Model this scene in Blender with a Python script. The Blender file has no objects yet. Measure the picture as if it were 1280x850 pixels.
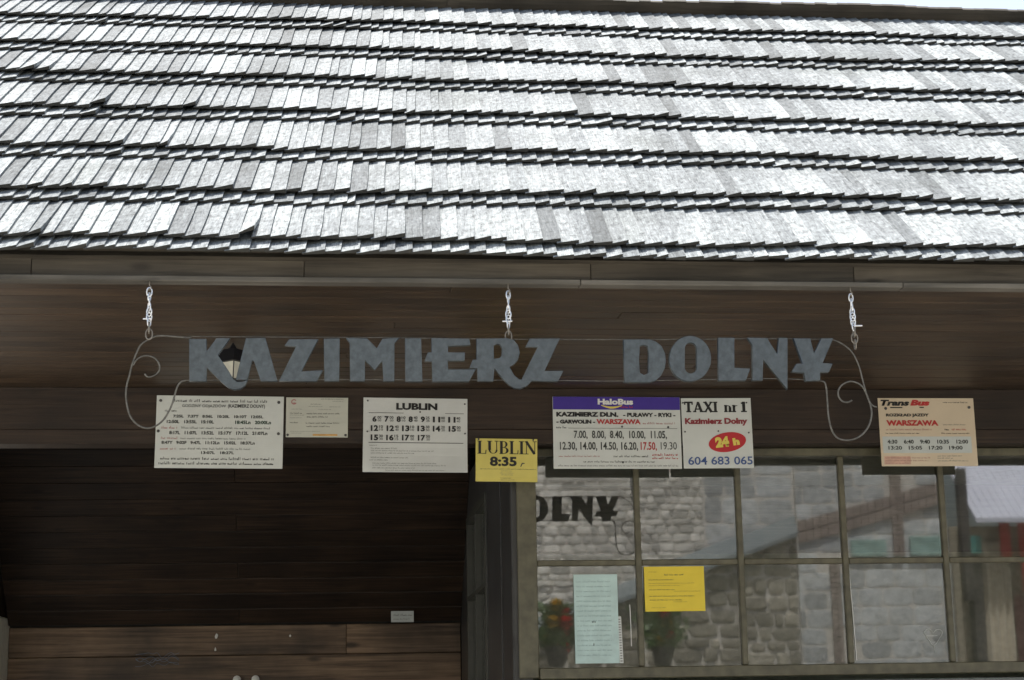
import bpy, bmesh, math, random
from mathutils import Matrix, Vector, noise
R = math.radians
scene = bpy.context.scene
col = scene.collection
random.seed(7)

# ------------------------------------------------------------ camera
cam_data = bpy.data.cameras.new('camera')
cam = bpy.data.objects.new('camera', cam_data)
col.objects.link(cam)
cam_data.sensor_width = 36.0
cam_data.lens = 36.0 * 2127.3 / 1280.0
cam_data.clip_start = 0.05
cam_data.clip_end = 1500
right = Vector((0.99449, -0.10346, -0.016746))
down = Vector((0.0055356, 0.211407, -0.977382))
fwd = Vector((0.104661, 0.971907, 0.210816))
m = Matrix.Identity(4)
for i in range(3):
    m[i][0] = right[i]; m[i][1] = -down[i]; m[i][2] = -fwd[i]
m[0][3], m[1][3], m[2][3] = 0.0, 0.0, 1.6
cam.matrix_world = m
scene.camera = cam

# ------------------------------------------------------------ sky, sun, exposure
TO_SUN = Vector((-0.09, 0.33, 0.94)).normalized()
elev = math.asin(TO_SUN.z)
world = bpy.data.worlds.new('World')
scene.world = world
world.use_nodes = True
wn = world.node_tree
sky = wn.nodes.new('ShaderNodeTexSky')
sky.sky_type = 'NISHITA'
sky.sun_disc = False
sky.sun_elevation = elev
sky.sun_rotation = math.atan2(TO_SUN.x, TO_SUN.y)
sky.air_density = 1.3
sky.dust_density = 6.0
bg = wn.nodes['Background']
bg.inputs['Strength'].default_value = 0.12
wn.links.new(sky.outputs['Color'], bg.inputs['Color'])
sun_d = bpy.data.lights.new('sun', 'SUN')
sun_d.energy = 5.0
sun_d.angle = R(0.5)
sun_d.color = (1.0, 0.985, 0.955)
sun = bpy.data.objects.new('sun', sun_d)
col.objects.link(sun)
sun.rotation_euler = TO_SUN.to_track_quat('Z', 'Y').to_euler()
sun.location = (0, 0, 30)
scene.view_settings.view_transform = 'Standard'
scene.view_settings.look = 'None'
scene.view_settings.exposure = 1.0
scene.view_settings.gamma = 1.0

# ------------------------------------------------------------ materials
def new_mat(name):
    mt = bpy.data.materials.new(name); mt.use_nodes = True
    nt = mt.node_tree
    return mt, nt, nt.nodes['Principled BSDF']
def N(nt, t, **kw):
    n = nt.nodes.new(t)
    for k, v in kw.items(): setattr(n, k, v)
    return n
def ramp(nt, src, stops):
    r = N(nt, 'ShaderNodeValToRGB')
    while len(r.color_ramp.elements) < len(stops): r.color_ramp.elements.new(0.5)
    for e, (p, c) in zip(r.color_ramp.elements, stops):
        e.position = p; e.color = (c[0], c[1], c[2], 1)
    nt.links.new(src, r.inputs[0]); return r
def mul(nt, a, b, fac=1.0, mode='MULTIPLY'):
    x = N(nt, 'ShaderNodeMix', data_type='RGBA', blend_type=mode)
    x.inputs[0].default_value = fac
    nt.links.new(a, x.inputs[6])
    if isinstance(b, tuple): x.inputs[7].default_value = (*b, 1)
    else: nt.links.new(b, x.inputs[7])
    return x.outputs[2]
def bump(nt, bs, src, strength, dist):
    b = N(nt, 'ShaderNodeBump'); b.inputs['Strength'].default_value = strength
    b.inputs['Distance'].default_value = dist
    nt.links.new(src, b.inputs['Height']); nt.links.new(b.outputs[0], bs.inputs['Normal'])

def wood(name, dark, mid, light, rough=0.55, spec=0.4, along=0, knots=0.5, vary=0.45, scale=1.0, patches=0.5):
    """sawn wood; grain runs along the given object axis, every plank with its own offset and tone"""
    mt, nt, bs = new_mat(name)
    tc = N(nt, 'ShaderNodeTexCoord'); oi = N(nt, 'ShaderNodeObjectInfo')
    off = N(nt, 'ShaderNodeVectorMath', operation='MULTIPLY_ADD')
    off.inputs[1].default_value = (37.0, 23.0, 17.0)
    comb = N(nt, 'ShaderNodeCombineXYZ')
    for i in range(3): nt.links.new(oi.outputs['Random'], comb.inputs[i])
    nt.links.new(comb.outputs[0], off.inputs[0]); nt.links.new(tc.outputs['Object'], off.inputs[2])
    mp = N(nt, 'ShaderNodeMapping'); s = [60 * scale] * 3; s[along] = 2.2 * scale
    mp.inputs['Scale'].default_value = s
    nt.links.new(off.outputs[0], mp.inputs['Vector'])
    n1 = N(nt, 'ShaderNodeTexNoise'); n1.inputs['Scale'].default_value = 1.0
    n1.inputs['Detail'].default_value = 6; n1.inputs['Roughness'].default_value = 0.62
    n1.inputs['Distortion'].default_value = 0.6
    nt.links.new(mp.outputs[0], n1.inputs['Vector'])
    c = ramp(nt, n1.outputs[0], [(0.3, dark), (0.5, mid), (0.72, light)]).outputs[0]
    n2 = N(nt, 'ShaderNodeTexNoise'); n2.inputs['Scale'].default_value = 2.3 * scale; n2.inputs['Detail'].default_value = 5
    nt.links.new(off.outputs[0], n2.inputs['Vector'])
    p = ramp(nt, n2.outputs[0], [(0.3, (1 - patches,) * 3), (0.7, (1 + patches * 0.5,) * 3)])
    c = mul(nt, c, p.outputs[0])
    mp2 = N(nt, 'ShaderNodeMapping'); s2 = [9 * scale] * 3; s2[along] = 3.2 * scale
    mp2.inputs['Scale'].default_value = s2
    nt.links.new(off.outputs[0], mp2.inputs['Vector'])
    v = N(nt, 'ShaderNodeTexVoronoi'); v.inputs['Scale'].default_value = 1.0
    nt.links.new(mp2.outputs[0], v.inputs['Vector'])
    k = ramp(nt, v.outputs['Distance'], [(0.06, (1 - knots,) * 3), (0.16, (1, 1, 1))])
    c = mul(nt, c, k.outputs[0])
    t = ramp(nt, oi.outputs['Random'], [(0.0, (1 - vary,) * 3), (1.0, (1 + vary,) * 3)])
    c = mul(nt, c, t.outputs[0])
    nt.links.new(c, bs.inputs['Base Color'])
    bs.inputs['Roughness'].default_value = rough
    bs.inputs['Specular IOR Level'].default_value = spec
    bump(nt, bs, n1.outputs[0], 0.5, 0.002)
    return mt

def plain(name, colr, rough=0.6, metal=0.0, spec=0.5, mottle=0.15, mscale=20, bumpd=0.0):
    mt, nt, bs = new_mat(name)
    tc = N(nt, 'ShaderNodeTexCoord')
    n = N(nt, 'ShaderNodeTexNoise'); n.inputs['Scale'].default_value = mscale; n.inputs['Detail'].default_value = 5
    nt.links.new(tc.outputs['Object'], n.inputs['Vector'])
    r = ramp(nt, n.outputs[0], [(0.3, tuple(x * (1 - mottle) for x in colr)), (0.7, tuple(min(1, x * (1 + mottle)) for x in colr))])
    nt.links.new(r.outputs[0], bs.inputs['Base Color'])
    bs.inputs['Roughness'].default_value = rough; bs.inputs['Metallic'].default_value = metal
    bs.inputs['Specular IOR Level'].default_value = spec
    if bumpd: bump(nt, bs, n.outputs[0], 0.6, bumpd)
    return mt

def shingle_mat():
    mt, nt, bs = new_mat('weathered_shingle')
    uv = N(nt, 'ShaderNodeUVMap'); uv.uv_map = 'grain'
    at = N(nt, 'ShaderNodeAttribute', attribute_name='tone')
    mp = N(nt, 'ShaderNodeMapping'); mp.inputs['Scale'].default_value = (150, 7, 1)
    nt.links.new(uv.outputs[0], mp.inputs['Vector'])
    n = N(nt, 'ShaderNodeTexNoise'); n.inputs['Scale'].default_value = 1; n.inputs['Detail'].default_value = 7
    n.inputs['Roughness'].default_value = 0.72; n.inputs['Distortion'].default_value = 1.6
    nt.links.new(mp.outputs[0], n.inputs['Vector'])
    c = ramp(nt, n.outputs[0], [(0.30, (0.055, 0.062, 0.064)), (0.42, (0.165, 0.180, 0.187)), (0.56, (0.235, 0.255, 0.262)), (0.74, (0.37, 0.395, 0.405))]).outputs[0]
    n2 = N(nt, 'ShaderNodeTexNoise'); n2.inputs['Scale'].default_value = 1; n2.inputs['Detail'].default_value = 6
    n2.inputs['Roughness'].default_value = 0.72
    mq = N(nt, 'ShaderNodeMapping'); mq.inputs['Scale'].default_value = (55, 26, 1)
    nt.links.new(uv.outputs[0], mq.inputs['Vector']); nt.links.new(mq.outputs[0], n2.inputs['Vector'])
    c = mul(nt, c, ramp(nt, n2.outputs[0], [(0.36, (0.42, 0.43, 0.43)), (0.47, (0.9, 0.9, 0.9)), (0.56, (1.05, 1.05, 1.04)), (0.66, (1.6, 1.6, 1.58))]).outputs[0])
    c = mul(nt, c, ramp(nt, at.outputs['Fac'], [(0.0, (0.46, 0.47, 0.48)), (0.25, (0.84, 0.85, 0.86)), (0.7, (1.02, 1.02, 1.02)), (1.0, (1.28, 1.28, 1.26))]).outputs[0])
    tw = N(nt, 'ShaderNodeTexCoord'); n3 = N(nt, 'ShaderNodeTexNoise'); n3.inputs['Scale'].default_value = 2.6; n3.inputs['Detail'].default_value = 5
    nt.links.new(tw.outputs['Object'], n3.inputs['Vector'])
    c = mul(nt, c, ramp(nt, n3.outputs[0], [(0.33, (0.68, 0.69, 0.68)), (0.5, (1, 1, 1)), (0.68, (1.22, 1.22, 1.2))]).outputs[0])
    en = N(nt, 'ShaderNodeAttribute', attribute_name='end')      # sawn ends coloured near black, painting in deeper shade at the butts
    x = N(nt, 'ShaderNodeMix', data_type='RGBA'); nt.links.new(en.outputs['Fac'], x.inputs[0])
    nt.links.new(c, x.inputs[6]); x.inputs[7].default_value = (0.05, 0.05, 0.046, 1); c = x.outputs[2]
    nt.links.new(c, bs.inputs['Base Color'])
    bs.inputs['Roughness'].default_value = 0.8
    bs.inputs['Specular IOR Level'].default_value = 0.15
    bump(nt, bs, n.outputs[0], 0.7, 0.003)
    return mt

def stone_mat(name, base, warm):
    mt, nt, bs = new_mat(name)
    tc = N(nt, 'ShaderNodeTexCoord'); at = N(nt, 'ShaderNodeAttribute', attribute_name='tone')
    n = N(nt, 'ShaderNodeTexNoise'); n.inputs['Scale'].default_value = 9; n.inputs['Detail'].default_value = 8
    nt.links.new(tc.outputs['Object'], n.inputs['Vector'])
    c = ramp(nt, n.outputs[0], [(0.3, tuple(x * 0.7 for x in base)), (0.55, base), (0.75, warm)]).outputs[0]
    c = mul(nt, c, ramp(nt, at.outputs['Fac'], [(0, (0.6, 0.6, 0.6)), (1, (1.15, 1.15, 1.15))]).outputs[0])
    nt.links.new(c, bs.inputs['Base Color']); bs.inputs['Roughness'].default_value = 0.9
    bump(nt, bs, n.outputs[0], 0.6, 0.02)
    return mt

M = {}
M['shingle'] = shingle_mat()
M['soffit'] = wood('stained_soffit_wood', (0.022, 0.0125, 0.0065), (0.056, 0.034, 0.018), (0.092, 0.059, 0.033), rough=0.5, vary=0.13)
M['soffit_grey'] = M['soffit']
M['fascia'] = wood('weathered_fascia_wood', (0.042, 0.036, 0.028), (0.070, 0.060, 0.046), (0.10, 0.087, 0.068), rough=0.75, vary=0.06)
M['batten'] = wood('pale_batten_wood', (0.08, 0.072, 0.06), (0.118, 0.108, 0.09), (0.165, 0.152, 0.13), rough=0.8, vary=0.1)
M['beam'] = wood('stained_beam_wood', (0.016, 0.0095, 0.006), (0.032, 0.019, 0.0115), (0.052, 0.033, 0.021), rough=0.5, vary=0.1)
M['ceiling'] = wood('dark_ceiling_wood', (0.010, 0.006, 0.004), (0.027, 0.016, 0.009), (0.050, 0.030, 0.018), rough=0.5, vary=0.25)
M['backwall'] = wood('brown_wall_wood', (0.06, 0.036, 0.02), (0.165, 0.107, 0.063), (0.28, 0.19, 0.12), rough=0.55, vary=0.06, knots=0.75, scale=0.7, patches=0.75)
M['sidewall'] = wood('dark_post_wood', (0.022, 0.021, 0.02), (0.042, 0.042, 0.042), (0.07, 0.072, 0.072), rough=0.35, along=2, vary=0.2)
M['olive'] = plain('olive_window_paint', (0.098, 0.090, 0.055), 0.45, mottle=0.3, mscale=18, bumpd=0.0008)
M['darkpaint'] = plain('dark_olive_paint', (0.05, 0.052, 0.042), 0.4)
M['plaster'] = plain('pale_side_plaster', (0.78, 0.77, 0.66), 0.85, mottle=0.1, bumpd=0.003)
M['plinth'] = plain('grey_blue_wall_paint', (0.16, 0.17, 0.17), 0.7)
M['dark'] = plain('dark_interior', (0.03, 0.03, 0.028), 0.9)
M['room'] = plain('olive_grey_room_paint', (0.30, 0.31, 0.25), 0.9)
M['sheet'] = plain('zinc_grey_letters', (0.066, 0.080, 0.088), 0.42, metal=0.15, mottle=0.28, mscale=60, bumpd=0.0004)
M['wire'] = plain('galvanised_wire', (0.12, 0.115, 0.10), 0.45, metal=0.4, mottle=0.4, mscale=60)
M['zinc'] = plain('bright_zinc', (0.80, 0.83, 0.87), 0.3, metal=0.75, mottle=0.05)
M['dullsteel'] = plain('dull_steel', (0.22, 0.20, 0.17), 0.5, metal=0.5)
M['blackmetal'] = plain('black_lantern_metal', (0.012, 0.014, 0.02), 0.5, mottle=0.3)
M['milk'] = plain('milky_lantern_glass', (0.46, 0.46, 0.39), 0.3, mottle=0.12, mscale=30)
M['paper'] = plain('white_board', (0.62, 0.65, 0.62), 0.45, mottle=0.04, mscale=8)
M['paper2'] = plain('white_sheet', (0.60, 0.62, 0.60), 0.5, mottle=0.05, mscale=8)
M['cream'] = plain('cream_board', (0.52, 0.53, 0.46), 0.5, mottle=0.05, mscale=8)
M['yellow'] = plain('yellow_sheet', (0.66, 0.57, 0.14), 0.5, mottle=0.07, mscale=8)
M['yellow2'] = plain('yellow_window_sheet', (0.78, 0.60, 0.04), 0.5, mottle=0.06, mscale=8)
M['teal'] = plain('pale_teal_sheet', (0.50, 0.66, 0.64), 0.5, mottle=0.1, mscale=14)
M['ink'] = plain('black_ink', (0.012, 0.012, 0.012), 0.5, mottle=0)
M['ink_soft'] = plain('grey_ink', (0.05, 0.055, 0.05), 0.6, mottle=0)
M['ink_faint'] = plain('faint_ink', (0.16, 0.17, 0.16), 0.6, mottle=0)
M['ink_green'] = plain('green_black_ink', (0.03, 0.07, 0.045), 0.6, mottle=0)
M['ink_red'] = plain('red_ink', (0.45, 0.03, 0.03), 0.5, mottle=0)
M['ink_pink'] = plain('faded_red_ink', (0.42, 0.20, 0.19), 0.5, mottle=0)
M['ink_maroon'] = plain('maroon_ink', (0.26, 0.03, 0.04), 0.5, mottle=0)
M['ink_blue'] = plain('blue_ink', (0.05, 0.10, 0.27), 0.5, mottle=0)
M['purple'] = plain('purple_print', (0.05, 0.025, 0.27), 0.5, mottle=0.05)
M['oval'] = plain('red_print', (0.50, 0.02, 0.03), 0.5, mottle=0.03)
M['yprint'] = plain('yellow_print', (0.75, 0.62, 0.12), 0.5, mottle=0)
M['wprint'] = plain('white_print', (0.75, 0.75, 0.72), 0.5, mottle=0)
M['blueprint'] = plain('pale_blue_print', (0.52, 0.56, 0.54), 0.5, mottle=0.04, mscale=8)
M['orange'] = plain('orange_print', (0.62, 0.36, 0.10), 0.5, mottle=0.2, mscale=40)
M['peach'] = plain('peach_print', (0.62, 0.40, 0.30), 0.5, mottle=0.15, mscale=25)
M['screw'] = plain('screw_head', (0.10, 0.10, 0.10), 0.35, metal=0.6)
M['flower_red'] = plain('red_petal', (0.75, 0.02, 0.04), 0.5, mottle=0.3)
M['flower_yel'] = plain('yellow_petal', (0.60, 0.42, 0.04), 0.5, mottle=0.3)
M['leaf'] = plain('leaf', (0.06, 0.11, 0.03), 0.5, mottle=0.4)
M['ground'] = plain('pale_paving', (0.30, 0.285, 0.25), 0.9, mottle=0.2, mscale=1.5, bumpd=0.01)
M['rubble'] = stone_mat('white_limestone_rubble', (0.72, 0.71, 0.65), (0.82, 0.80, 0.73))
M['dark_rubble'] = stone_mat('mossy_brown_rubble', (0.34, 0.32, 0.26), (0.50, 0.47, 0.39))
M['mortar'] = plain('grey_mortar', (0.60, 0.58, 0.53), 0.95)
M['block'] = stone_mat('grey_block', (0.54, 0.57, 0.57), (0.62, 0.64, 0.63))
M['brick'] = stone_mat('red_brick', (0.50, 0.42, 0.37), (0.58, 0.50, 0.45))
M['sheetroof'] = plain('pale_sheet_roof', (0.20, 0.23, 0.235), 0.9, metal=0.0, mottle=0.1, mscale=2)
M['lilac'] = plain('pale_lilac_roofing', (0.60, 0.63, 0.72), 0.6, mottle=0.06, mscale=2)
M['beige'] = plain('beige_plaster', (0.42, 0.38, 0.29), 0.9, mottle=0.12, mscale=2)
M['drape'] = plain('pale_canvas', (0.60, 0.55, 0.44), 0.9, mottle=.1, mscale=3)
M['redcloth'] = plain('red_awning_cloth', (0.35, 0.05, 0.04), 0.8)
M['tealpaint'] = plain('teal_paint', (0.06, 0.24, 0.21), 0.6)
M['darkwood'] = plain('dark_timber', (0.06, 0.055, 0.05), 0.8, mottle=0.4)

def glass_mat():
    mt = bpy.data.materials.new('window_glass'); mt.use_nodes = True
    nt = mt.node_tree; nt.nodes.clear()
    out = N(nt, 'ShaderNodeOutputMaterial'); mix = N(nt, 'ShaderNodeMixShader')
    gl = N(nt, 'ShaderNodeBsdfGlossy'); gl.inputs['Roughness'].default_value = 0.02
    tr = N(nt, 'ShaderNodeBsdfTransparent'); tr.inputs['Color'].default_value = (0.86, 0.9, 0.87, 1)
    fr = N(nt, 'ShaderNodeFresnel'); fr.inputs['IOR'].default_value = 2.35
    tc = N(nt, 'ShaderNodeTexCoord')
    n = N(nt, 'ShaderNodeTexNoise'); n.inputs['Scale'].default_value = 2.2; n.inputs['Detail'].default_value = 1
    nt.links.new(tc.outputs['Object'], n.inputs['Vector'])
    b = N(nt, 'ShaderNodeBump'); b.inputs['Strength'].default_value = 0.015; b.inputs['Distance'].default_value = 0.01
    nt.links.new(n.outputs[0], b.inputs['Height']); nt.links.new(b.outputs[0], gl.inputs['Normal'])
    nt.links.new(fr.outputs[0], mix.inputs[0]); nt.links.new(tr.outputs[0], mix.inputs[1])
    nt.links.new(gl.outputs[0], mix.inputs[2])
    df = N(nt, 'ShaderNodeBsdfDiffuse'); df.inputs['Color'].default_value = (0.5, 0.5, 0.42, 1)      # pale diffuse veil, painted-in haze that lifts the dark reflections
    n5 = N(nt, 'ShaderNodeTexNoise'); n5.inputs['Scale'].default_value = 7; n5.inputs['Detail'].default_value = 6
    nt.links.new(tc.outputs['Object'], n5.inputs['Vector'])
    dr = N(nt, 'ShaderNodeMapRange'); dr.inputs['From Min'].default_value = .35; dr.inputs['From Max'].default_value = .7
    dr.inputs['To Min'].default_value = .025; dr.inputs['To Max'].default_value = .09
    nt.links.new(n5.outputs[0], dr.inputs['Value'])
    m2 = N(nt, 'ShaderNodeMixShader'); nt.links.new(dr.outputs[0], m2.inputs[0])
    nt.links.new(mix.outputs[0], m2.inputs[1]); nt.links.new(df.outputs[0], m2.inputs[2])
    nt.links.new(m2.outputs[0], out.inputs[0])
    return mt
M['glass'] = glass_mat()

# ------------------------------------------------------------ helpers
def link(name, me, mat=None, parent=None, loc=None, rot=None, kind=None):
    o = bpy.data.objects.new(name, me); col.objects.link(o)
    if mat is not None and me is not None and not me.materials: me.materials.append(mat)
    if parent is not None: o.parent = parent
    if loc is not None: o.location = loc
    if rot is not None: o.rotation_euler = rot
    if kind: o['kind'] = kind
    return o
def thing(name, label, cat, loc=(0, 0, 0), rot=(0, 0, 0), group=None):
    o = bpy.data.objects.new(name, None); col.objects.link(o)
    o.empty_display_size = 0.1
    o.location = loc; o.rotation_euler = rot
    o['label'] = label; o['category'] = cat
    if group: o['group'] = group
    return o
def box_bm(bm, x0, x1, y0, y1, z0, z1):
    vs = [bm.verts.new((x, y, z)) for x in (x0, x1) for y in (y0, y1) for z in (z0, z1)]
    for f in ((0, 1, 3, 2), (4, 6, 7, 5), (0, 4, 5, 1), (2, 3, 7, 6), (0, 2, 6, 4), (1, 5, 7, 3)):
        bm.faces.new([vs[i] for i in f])
    return vs
def mesh_of(bm, name, bevel=0.0, seg=1):
    if bevel:
        bmesh.ops.bevel(bm, geom=list(bm.edges), offset=bevel, segments=seg, affect='EDGES')
    bmesh.ops.recalc_face_normals(bm, faces=list(bm.faces))
    me = bpy.data.meshes.new(name); bm.to_mesh(me); bm.free()
    return me
def box(name, mat, parent, x0, x1, y0, y1, z0, z1, bevel=0.002, kind=None):
    """box whose own origin is its centre"""
    c = ((x0 + x1) / 2, (y0 + y1) / 2, (z0 + z1) / 2)
    bm = bmesh.new()
    box_bm(bm, x0 - c[0], x1 - c[0], y0 - c[1], y1 - c[1], z0 - c[2], z1 - c[2])
    return link(name, mesh_of(bm, name, bevel), mat, parent, c, kind=kind)
def tube_bm(bm, pts, rad, sides=8, close=False):
    pts = [Vector(p) for p in pts]; rings = []
    n = len(pts)
    ref = None
    for i, p in enumerate(pts):
        if close: t = (pts[(i + 1) % n] - pts[i - 1])
        else: t = pts[min(i + 1, n - 1)] - pts[max(i - 1, 0)]
        t.normalize()
        if ref is None: ref = Vector((0, 1, 0)) if abs(t.y) < 0.9 else Vector((1, 0, 0))
        a = (ref - t * ref.dot(t)).normalized(); b = t.cross(a); ref = a
        r = rad[i] if isinstance(rad, (list, tuple)) else rad
        rings.append([bm.verts.new(p + (a * math.cos(2 * math.pi * k / sides) + b * math.sin(2 * math.pi * k / sides)) * r) for k in range(sides)])
    for i in range(n if close else n - 1):
        A, B = rings[i], rings[(i + 1) % n]
        for k in range(sides): bm.faces.new((A[k], A[(k + 1) % sides], B[(k + 1) % sides], B[k]))
    if not close:
        bm.faces.new(rings[0][::-1]); bm.faces.new(rings[-1])
def smooth_path(pts, k=4):
    P = [Vector(p) for p in pts]; out = []
    for i in range(len(P) - 1):
        p0, p1, p2, p3 = P[max(i - 1, 0)], P[i], P[i + 1], P[min(i + 2, len(P) - 1)]
        for j in range(k):
            t = j / k
            out.append(0.5 * ((2 * p1) + (p2 - p0) * t + (2 * p0 - 5 * p1 + 4 * p2 - p3) * t * t + (3 * p1 - p0 - 3 * p2 + p3) * t ** 3))
    out.append(P[-1]); return out
def curve_to_mesh(cu, name):
    o = bpy.data.objects.new('tmp', cu); col.objects.link(o)
    dg = bpy.context.evaluated_depsgraph_get(); dg.update()
    me = bpy.data.meshes.new_from_object(o.evaluated_get(dg))
    bpy.data.objects.remove(o); bpy.data.curves.remove(cu)
    me.name = name
    me.materials.clear()
    return me
def flat_outline(name, outer, hole, thick, bev=0.0008):
    cu = bpy.data.curves.new(name, 'CURVE'); cu.dimensions = '2D'; cu.fill_mode = 'BOTH'
    cu.extrude = thick / 2; cu.bevel_depth = bev; cu.bevel_resolution = 0
    for pts in ([outer] + ([hole] if hole else [])):
        sp = cu.splines.new('POLY'); sp.points.add(len(pts) - 1)
        for q, (x, y) in zip(sp.points, pts): q.co = (x, y, 0, 1)
        sp.use_cyclic_u = True
    return curve_to_mesh(cu, name)
def text_mesh(s, bold=0.0, shear=0.0):
    cu = bpy.data.curves.new('lettering', 'FONT'); cu.body = s; cu.size = 1.0
    cu.offset = bold; cu.shear = shear; cu.resolution_u = 3; cu.fill_mode = 'FRONT'
    return curve_to_mesh(cu, 'lettering')
PRINT_Y = -0.0035
def put_text(parent, s, x0, x1, ztop, zbot, mat, bold=0.01, shear=0.0, rot=0.0, y=PRINT_Y, name='lettering'):
    """flat print on a board: text scaled to fill the given box of the board's own plane"""
    me = text_mesh(s, bold, shear)
    xs = [v.co.x for v in me.vertices]; ys = [v.co.y for v in me.vertices]
    ax, bx, ay, by = min(xs), max(xs), min(ys), max(ys)
    cx, cz = (x0 + x1) / 2, (ztop + zbot) / 2
    for v in me.vertices:
        X = ((v.co.x - ax) / (bx - ax) - 0.5) * (x1 - x0)
        Z = ((v.co.y - ay) / (by - ay) - 0.5) * (ztop - zbot)
        v.co = (cx + X * math.cos(rot) - Z * math.sin(rot), y, cz + X * math.sin(rot) + Z * math.cos(rot))
    return link(name, me, mat, parent)
def quads(parent, name, mat, rects, y=PRINT_Y, kind=None):
    bm = bmesh.new()
    for i, r in enumerate(rects):
        if len(r) == 4 and not isinstance(r[0], tuple):
            x0, x1, z0, z1 = r; pts = [(x0, z0), (x1, z0), (x1, z1), (x0, z1)]
        else: pts = r
        yy = y - 0.00004 * (i % 7)
        bm.faces.new([bm.verts.new((a, yy, b)) for a, b in pts])
    me = bpy.data.meshes.new(name); bm.to_mesh(me); bm.free()
    return link(name, me, mat, parent, kind=kind)
def word_rects(x0, x1, ztop, h, seed):
    """worn small print too far off to read: rows of letter-sized marks"""
    rr = random.Random(seed); out = []; x = x0
    while x < x1:
        wl = rr.randint(3, 9)
        for _ in range(wl):
            w = h * rr.uniform(0.35, 0.6)
            if x + w > x1: return out
            hh = h * rr.choice((0.65, 0.7, 1.0, 0.7))
            if rr.random() < 0.5: out.append((x, x + w * 0.8, ztop - h, ztop - h + hh * 0.55))
            else: out.append((x + w * 0.1, x + w * 0.5, ztop - h, ztop - h + hh))
            x += w
        x += h * 0.55
    return out
def board(name, label, cat, quad, matkey, thick=0.004, y=7.84, group=None, warp=0.0):
    """quad = four (x, z) corners on the plane y, clockwise from top left; returns thing and a map from fractions to board metres"""
    tl, tr, br, bl = quad
    w = (math.hypot(tr[0] - tl[0], tr[1] - tl[1]) + math.hypot(br[0] - bl[0], br[1] - bl[1])) / 2
    h = (math.hypot(tl[0] - bl[0], tl[1] - bl[1]) + math.hypot(tr[0] - br[0], tr[1] - br[1])) / 2
    cx = sum(p[0] for p in quad) / 4; cz = sum(p[1] for p in quad) / 4
    ang = math.atan2(tr[1] - tl[1] + br[1] - bl[1], tr[0] - tl[0] + br[0] - bl[0])
    t = thing(name, label, cat, (cx, y, cz), (0, -ang, 0), group)
    bm = bmesh.new(); nx = 8 if warp else 1
    box_bm(bm, -w / 2, w / 2, -0.0015, thick, -h / 2, h / 2)
    bmesh.ops.bevel(bm, geom=list(bm.edges), offset=.0008, segments=1, affect='EDGES')
    for ax, span, cnt in ((0, w, 12), (2, h, 9)):
        for i in range(1, cnt):
            co = [0, 0, 0]; no = [0, 0, 0]; co[ax] = -span / 2 + span * i / cnt; no[ax] = 1
            bmesh.ops.bisect_plane(bm, geom=list(bm.verts) + list(bm.edges) + list(bm.faces), plane_co=co, plane_no=no)
    link('panel', mesh_of(bm, 'panel'), M[matkey], t)
    F = lambda fx, fz: (-w / 2 + fx * w, h / 2 - fz * h)
    return t, F, w, h
def fit(F, parent, s, fx0, fx1, f0, f1, mat, **kw):
    a = F(fx0, f0); b = F(fx1, f1)
    return put_text(parent, s, a[0], b[0], a[1], b[1], M[mat], **kw)
def rows(F, parent, mat, lst, seed=1, name='small_print'):
    rects = []
    for i, (fx0, fx1, f0, f1) in enumerate(lst):
        a = F(fx0, f0); b = F(fx1, f1); rects += word_rects(a[0], b[0], a[1], a[1] - b[1], seed * 31 + i)
    return quads(parent, name, M[mat], rects, y=-0.0028, kind='stuff')
def frect(F, fx0, fx1, f0, f1):
    a = F(fx0, f0); b = F(fx1, f1); return (a[0], b[0], b[1], a[1])
def screws(F, parent, lst, r=0.0055):
    for fx, fz in lst:
        x, z = F(fx, fz); bm = bmesh.new()
        tube_bm(bm, [(x, -0.001, z), (x, -0.0045, z), (x, -0.0065, z)], [r, r, r * 0.5], 10)
        link('screw', mesh_of(bm, 'screw'), M['screw'], parent)
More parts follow.
